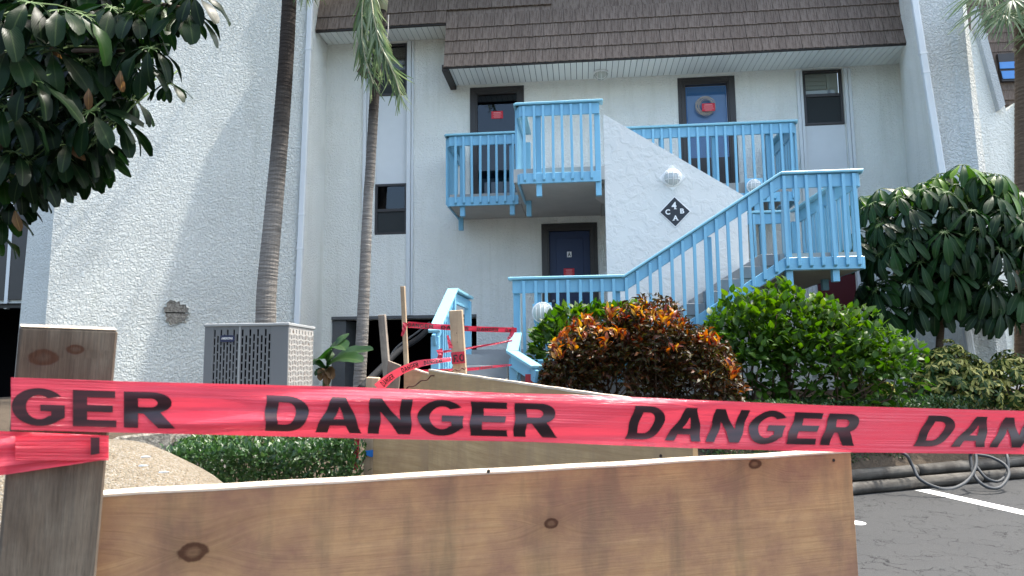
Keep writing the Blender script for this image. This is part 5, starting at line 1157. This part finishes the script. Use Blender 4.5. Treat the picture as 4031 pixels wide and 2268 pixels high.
def bold_text(txt, cuts):
    if (txt, cuts) in GCACHE: return GCACHE[(txt, cuts)].copy()
    cu = bpy.data.curves.new('g', 'CURVE'); cu.dimensions = '2D'; cu.fill_mode = 'BOTH'; x = 0
    for ch_ in txt:
        w_, loops = GL[ch_]
        for lp_ in loops:
            sp_ = cu.splines.new('POLY'); sp_.points.add(len(lp_)-1); sp_.use_cyclic_u = True
            for i, (a_, b_) in enumerate(lp_): sp_.points[i].co = (x+a_, b_, 0, 1)
        x += w_+.13
    x -= .13
    o = bpy.data.objects.new('g', cu); COL.objects.link(o); bpy.context.view_layer.update()
    me = bpy.data.meshes.new_from_object(o.evaluated_get(bpy.context.evaluated_depsgraph_get())); bpy.data.objects.remove(o)
    bm = bmesh.new(); bm.from_mesh(me); bmesh.ops.remove_doubles(bm, verts=bm.verts, dist=1e-5)
    for v in bm.verts: v.co.x /= x; v.co.z = 0
    for k in range(1, cuts): bmesh.ops.bisect_plane(bm, geom=bm.verts[:]+bm.edges[:]+bm.faces[:], plane_co=(k/cuts, 0, 0), plane_no=(1, 0, 0))
    for k in range(1, 18): bmesh.ops.bisect_plane(bm, geom=bm.verts[:]+bm.edges[:]+bm.faces[:], plane_co=(0, k/18, 0), plane_no=(0, 1, 0))
    out = bpy.data.meshes.new('lettering'); bm.to_mesh(out); bm.free(); GCACHE[(txt, cuts)] = out.copy(); return out
def tape_word(txt, fn, x0, x1, v0, v1, off, parent, slant=0, cuts=60, bold=.045, mat='tape_ink'):
    me = bold_text(txt, cuts)
    for v in me.vertices:
        u, w_ = v.co.x, v.co.y; v.co = fn(x0+(x1-x0)*u+slant*(w_-.5)+ (3*sin(w_*9+u*11) if slant else 0), v0+(v1-v0)*(1-w_), off)
    return link('lettering', me, mat, parent)
for txt, x0, x1, v0, v1, sl in (('GER', 46, 690, .20, .90, 0), ('DANGER', 1045, 2200, .20, .90, 6), ('DANGER', 2480, 3385, .17, .86, 40), ('DANGER', 3625, 4480, .16, .85, 60)): tape_word(txt, tp_, x0, x1, v0, v1, .0022, nt_, sl, bold=.065)
def wrap2(px, v, off=0.):
    y = np.interp(px, [-200, 0, 425], [1690, 1697, 1715])*(1-v)+np.interp(px, [-200, 0, 425], [1890, 1872, 1808])*v
    return aD(px, y, (pd(px)+.005)+.003*sin(v*14+px*.01)-off)
ribbon(wrap2, -300, 428, 40, 12, 'tape_red', 'ribbon', nt_, 1)
ribbon(lambda px, v, off=0: aD(px, 1715*(1-v)+1812*v, pd(px)+.001+.001*sin(v*9)), 60, 427, 20, 6, 'tape_red', 'ribbon', nt_, 1)
B().add([aD(357, 1722, pd(357)-.004), aD(392, 1722, pd(392)-.004), aD(392, 1786, pd(392)-.004), aD(357, 1792, pd(357)-.004)], [(0, 1, 2, 3)]).obj('lettering', 'tape_ink', nt_)

# far side of the barrier
fl, fr2 = aD(1687, 1455, 4.5), aD(2720, 1604, 2.15)
board('plywood_panel', (fr2.x-.0, fr2.y), (fl.x, fl.y), 1.275, 1.385, .2, -.02, 'plywood_far', 'long far plywood panel running from the tall stake towards the right') if False else None
tF = thing('plywood_panel', ((fl+fr2)/2)*1.0, 'long light plywood panel of the far side of the barrier', 'plywood panel')
def vpanel(th, P, Q, zb, thick, mat, label=None):
    P, Q = Vector(P), Vector(Q); x = Vector((Q.x-P.x, Q.y-P.y, 0)); L = x.length; x.normalize(); y = Vector((-x.y, x.x, 0)); M = Matrix(((x.x, y.x, 0, P.x), (x.y, y.y, 0, P.y), (0, 0, 1, P.z), (0, 0, 0, 1))); dz_ = Q.z-P.z
    n = 24; top = [(L*i/n, dz_*i/n+random.uniform(-.002, .002)) for i in range(n+1)]
    link('sheet', B().prism([(0, 0, zb-P.z), (L, 0, zb-P.z)]+[(a_, 0, b_) for a_, b_ in reversed(top)], (0, thick, 0)).mesh('sheet', .001), mat, th, M)
    b = B()
    for i in range(n): b.add([(top[i][0], -.001, top[i][1]-.007), (top[i+1][0], -.001, top[i+1][1]-.007), (top[i+1][0], -.001, top[i+1][1]+.002), (top[i][0], -.001, top[i][1]+.002), (top[i][0], thick+.001, top[i][1]+.002), (top[i+1][0], thick+.001, top[i+1][1]+.002)], [(0, 1, 2, 3), (3, 2, 5, 4)])
    link('raw_edge', b.mesh('edge'), 'raw_rim', th, M); return M
vpanel(tF, fl, fr2, .1, .02, 'plywood_far')
tG = thing('plywood_panel', aD(1650, 1700, 4.7), 'short brownish plywood piece behind the tape between post and long panel', 'plywood panel')
vpanel(tG, aD(1590, 1440, 4.9), aD(1690, 1472, 4.6), .1, .02, 'plywood_far')
tH = thing('plywood_panel', aD(1550, 1700, 5.2), 'plywood panel with swirling grain beside the post with blue tape', 'plywood panel')
vpanel(tH, aD(1470, 1640, 4.85), aD(1700, 1655, 4.45), .1, .02, 'plywood_far')
def stake(px_t, py_t, px_b, py_b, dep, wpx, thk, mat, label, ext=1.2, cut=0):
    a_, b_ = aD(px_t, py_t, dep), aD(px_b, py_b, dep); d = (b_-a_).normalized(); L = (b_-a_).length+ext; wdt = wpx*dep/FPX; r_ = Vector((1, -.1, 0)).normalized(); n_ = d.cross(r_).normalized(); r_ = n_.cross(d).normalized()
    z_ = -d; M = Matrix(((r_.x, n_.x, z_.x, a_.x), (r_.y, n_.y, z_.y, a_.y), (r_.z, n_.z, z_.z, a_.z), (0, 0, 0, 1)))
    if M.to_3x3().determinant() < 0: M = M @ Matrix.Diagonal((1, -1, 1, 1))
    t = thing('wooden_stake', a_+d*L, label, 'stake', 'wooden stakes of the barrier'); h = wdt/2
    b = B().prism([(-h, 0, -L), (h, 0, -L), (h, 0, -.0+cut), (-h, 0, 0)], (0, thk, 0)); link('lumber', b.mesh('lumber', .003), mat, t, M)
    for sz in (-.05, -.07): link('nail', B().tube([(0, -.002, sz*3), (0, .001, sz*3)], .003, 6).mesh('nail'), 'dark_brown', t, M)
    return t, M
s1, M1 = stake(1465, 1487, 1455, 1850, 4.9, 52, .038, 'stake_wood', 'pale wooden post with a piece of blue tape, lowest of the stakes')
s2, M2 = stake(1500, 1240, 1520, 1480, 6.8, 27, .05, 'grey_stake', 'grey weathered stake in front of the crawl space opening')
s3, M3 = stake(1583, 1127, 1598, 1450, 7.4, 17, .038, 'stake_wood', 'thin tall stake holding the left end of the far tape')
s4, M4 = stake(1792, 1222, 1808, 1468, 4.7, 52, .038, 'stake_wood', 'thick fresh stake wrapped by red tape beside the handrail')
s5, M5 = stake(1552, 1422, 1540, 1560, 5.1, 54, .02, 'weathered_board', 'short dark board with slanted top behind the lowest post', cut=-.025)
c = aD(1456, 1783, 4.88); o = B().prism([c+Vector((x*.001, 0, z*.001)) for x, z in ((-40, 14), (38, 22), (40, -16), (12, -30), (-42, -10))], (0, .002, 0)).obj('blue_tape', 'blue_tape'); tag(o, 'torn piece of blue painter tape on the lowest post', 'tape')
# thin tapes
def band(label, pts, w0, w1, mat='tape_thin', words=(), name='danger_tape', twist=None, n=60):
    pts = [Vector(p) for p in pts]; m = len(pts)-1
    def cat(u):
        t = u*m; k = min(int(t), m-1); f = t-k; p0, p1, p2, p3 = pts[max(k-1, 0)], pts[k], pts[k+1], pts[min(k+2, m)]
        return .5*((2*p1)+(-p0+p2)*f+(2*p0-5*p1+4*p2-p3)*f*f+(-p0+3*p1-3*p2+p3)*f**3)
    def fn(u, v, off=0.):
        p = cat(u); d = (cat(min(1, u+.01))-cat(max(0, u-.01))).normalized(); view = (EYEV-p).normalized(); up = view.cross(d).normalized(); up = up if up.z > 0 or abs(d.z) > .8 else -up
        w_ = w0+(w1-w0)*u; tw = twist(u) if twist else 0; nn = view
        return p+(up*cos(tw)+nn*sin(tw))*w_*(.5-v)+view*off+view*.003*sin(v*5+u*20)
    t = thing(name, pts[0], label, 'barrier tape', 'thin red tapes around the barrier'); ribbon(fn, 0, 1, n, 6, mat, 'ribbon', t, 3)
    for txt, u0, u1 in words: tape_word(txt, fn, u0, u1, .22, .84, .002, t, 0, 30, .04, 'black_print')
    return t
e1, e2 = aD(1606, 1278, 7.35), aD(2034, 1300, 9.0)
band('pink-red DANGER tape from the thin stake to the railing post', [e1, (e1+e2)/2-Vector((0, 0, .01)), e2], .062, .062, 'tape_thin', (('DANGER', .01, .235), ('DANGER', .29, .51), ('DANGER', .58, .77), ('DANG', .84, .985)))
band('loose knotted tail of red tape hanging under the railing end', [aD(2025, 1290, 8.9), aD(2010, 1325, 8.9), aD(1998, 1335, 8.88)], .06, .03)
band('small knotted tail of red tape on the thin stake', [aD(1596, 1270, 7.3), aD(1590, 1300, 7.28), aD(1582, 1323, 7.28)], .05, .02)
band('narrow twisted red tape sloping up to the railing', [aD(1745, 1385, 8.5), aD(1850, 1370, 8.7), aD(2018, 1341, 9.1)], .03, .022)
band('red tape bow tied on the left handrail post', [aD(1728, 1375, 8.4), aD(1735, 1395, 8.35), aD(1728, 1412, 8.35)], .07, .05)
band('lowest red tape running behind the fresh stake', [aD(1650, 1465, 5.5), aD(1834, 1455, 6.6), aD(1960, 1442, 7.8), aD(2015, 1437, 8.6)], .035, .022, words=(('DANGER', .45, .6), ('DANGER', .75, .88)))
band('bright orange red tape curving from the lowest post up to the fresh stake', [aD(1488, 1530, 4.8), aD(1525, 1495, 4.7), aD(1575, 1462, 4.65), aD(1640, 1435, 4.6), aD(1700, 1424, 4.6), aD(1775, 1415, 4.62)], .075, .028, 'tape_red', (('DANGER', .1, .3), ('DANGER', .42, .62), ('DANGER', .7, .9)), twist=lambda u: .5*sin(u*5))
w5 = band('red tape wound around the fresh stake', [aD(1777, 1411, 4.66), aD(1830, 1406, 4.66)], .078, .078, 'tape_thin', (('RO', .2, .9),), n=6)
band('red tape hanging down beside the lowest post', [aD(1405, 1728, 4.9), aD(1402, 1790, 4.9), aD(1398, 1850, 4.9)], .035, .03, 'tape_thin', (('DANGER', .3, .95),))
band('tip of red tape sticking up beside the fresh stake', [aD(1762, 1320, 4.72), aD(1768, 1345, 4.7), aD(1775, 1372, 4.7)], .012, .03, 'tape_red')
hb_ = boxo('tape_wrap', (-.60-.058, 8.38-.058, 1.17), (-.60+.058, 8.38+.058, 1.33), 'tape_thin'); tag(hb_, 'orange red tape wrapped round the flared handrail post', 'barrier tape')
c = aD(2135, 1480, 8.3); o = B().prism([c+Vector((x*.001, 0, z*.001)) for x, z in ((-25, 10), (10, 25), (40, 5), (45, -30), (20, -12), (-20, -10))], (0, .01, 0)).obj('tape_tail', 'orange_flag'); tag(o, 'frayed orange tape tail on the flared handrail post', 'barrier tape')
c = aY(3555, 1363, 10.2); o = B().beam(aY(3540, 1367, 10.3), aY(3580, 1366, 10.3), .02, .02).obj('orange_strip', 'orange_flag'); tag(o, 'short orange strip behind the green shrub', 'strip')
# wires, conduit, hose
def cord(name, label, cat_, pts, r, mat, n=10, wob=0, turns=0):
    pts = [Vector(p) for p in pts]; m = len(pts)-1; P = []
    N_ = m*10
    for i in range(N_+1):
        t = i/N_*m; k = min(int(t), m-1); f = t-k; p0, p1, p2, p3 = pts[max(k-1, 0)], pts[k], pts[k+1], pts[min(k+2, m)]
        p = .5*((2*p1)+(-p0+p2)*f+(2*p0-5*p1+4*p2-p3)*f*f+(-p0+3*p1-3*p2+p3)*f**3); 
        if turns: p = p+Vector((0, cos(i*turns), sin(i*turns)))*wob
        P.append(p)
    o = B().tube(P, r, n).obj(name, mat, None, smooth=True); return tag(o, label, cat_)
cord('twisted_wire', 'rusty twisted wire sagging behind the orange tape', 'wire', [aD(1600, 1530, 4.4), aD(1680, 1492, 4.4), aD(1730, 1465, 4.4), aD(1790, 1458, 4.5), aD(1832, 1449, 4.6)], .0045, 'rusty_wire', 6, .006, 1.1)
cord('conduit', 'dark flexible conduit curving out of the crawl space', 'conduit', [aY(1695, 1285, 12.6), aY(1650, 1330, 12), aY(1580, 1375, 11.4), aY(1530, 1420, 10.8), aY(1480, 1470, 10), aY(1420, 1530, 9.2)], .05, 'dark_conduit')
cord('cable', 'thin grey cable hanging beside the dark conduit', 'cable', [aY(1690, 1270, 12.8), aY(1640, 1310, 12.2), aY(1560, 1370, 11.6), aY(1520, 1440, 10.9), aY(1470, 1500, 10)], .018, 'grey_hose')
hz = lambda px, py, dy=0: (lambda g_: g_)(aY(px, py, aZ(px, 1915, .0).y-.12+dy))
hp = [curb(.5, .35, .45), aY(3545, 1780, 8.28), aY(3590, 1830, 8.25), aY(3620, 1885, 8.15), aY(3690, 1920, 8.1), aY(3750, 1923, 8.15), aY(3810, 1890, 8.3), aY(3842, 1830, 8.45), aY(3835, 1770, 8.6), aY(3820, 1800, 8.7), aY(3835, 1870, 8.4), aY(3880, 1915, 8.3), aY(3935, 1918, 8.35), aY(3970, 1870, 8.5), aY(3955, 1830, 8.6), aY(3900, 1800, 8.7), aY(3845, 1790, 8.75)]
cord('hose', 'grey hose lying in loops over the timbers onto the asphalt', 'hose', hp, .017, 'grey_hose')
cord('hose', 'second loop of grey hose at the right hanging from the hedge', 'hose', [aY(3840, 1830, 8.6), aY(3880, 1880, 8.5), aY(3930, 1895, 8.5), aY(3965, 1860, 8.6), aY(3965, 1800, 8.7), aY(3945, 1760, 8.9), aY(3920, 1740, 9.2)], .016, 'grey_hose')
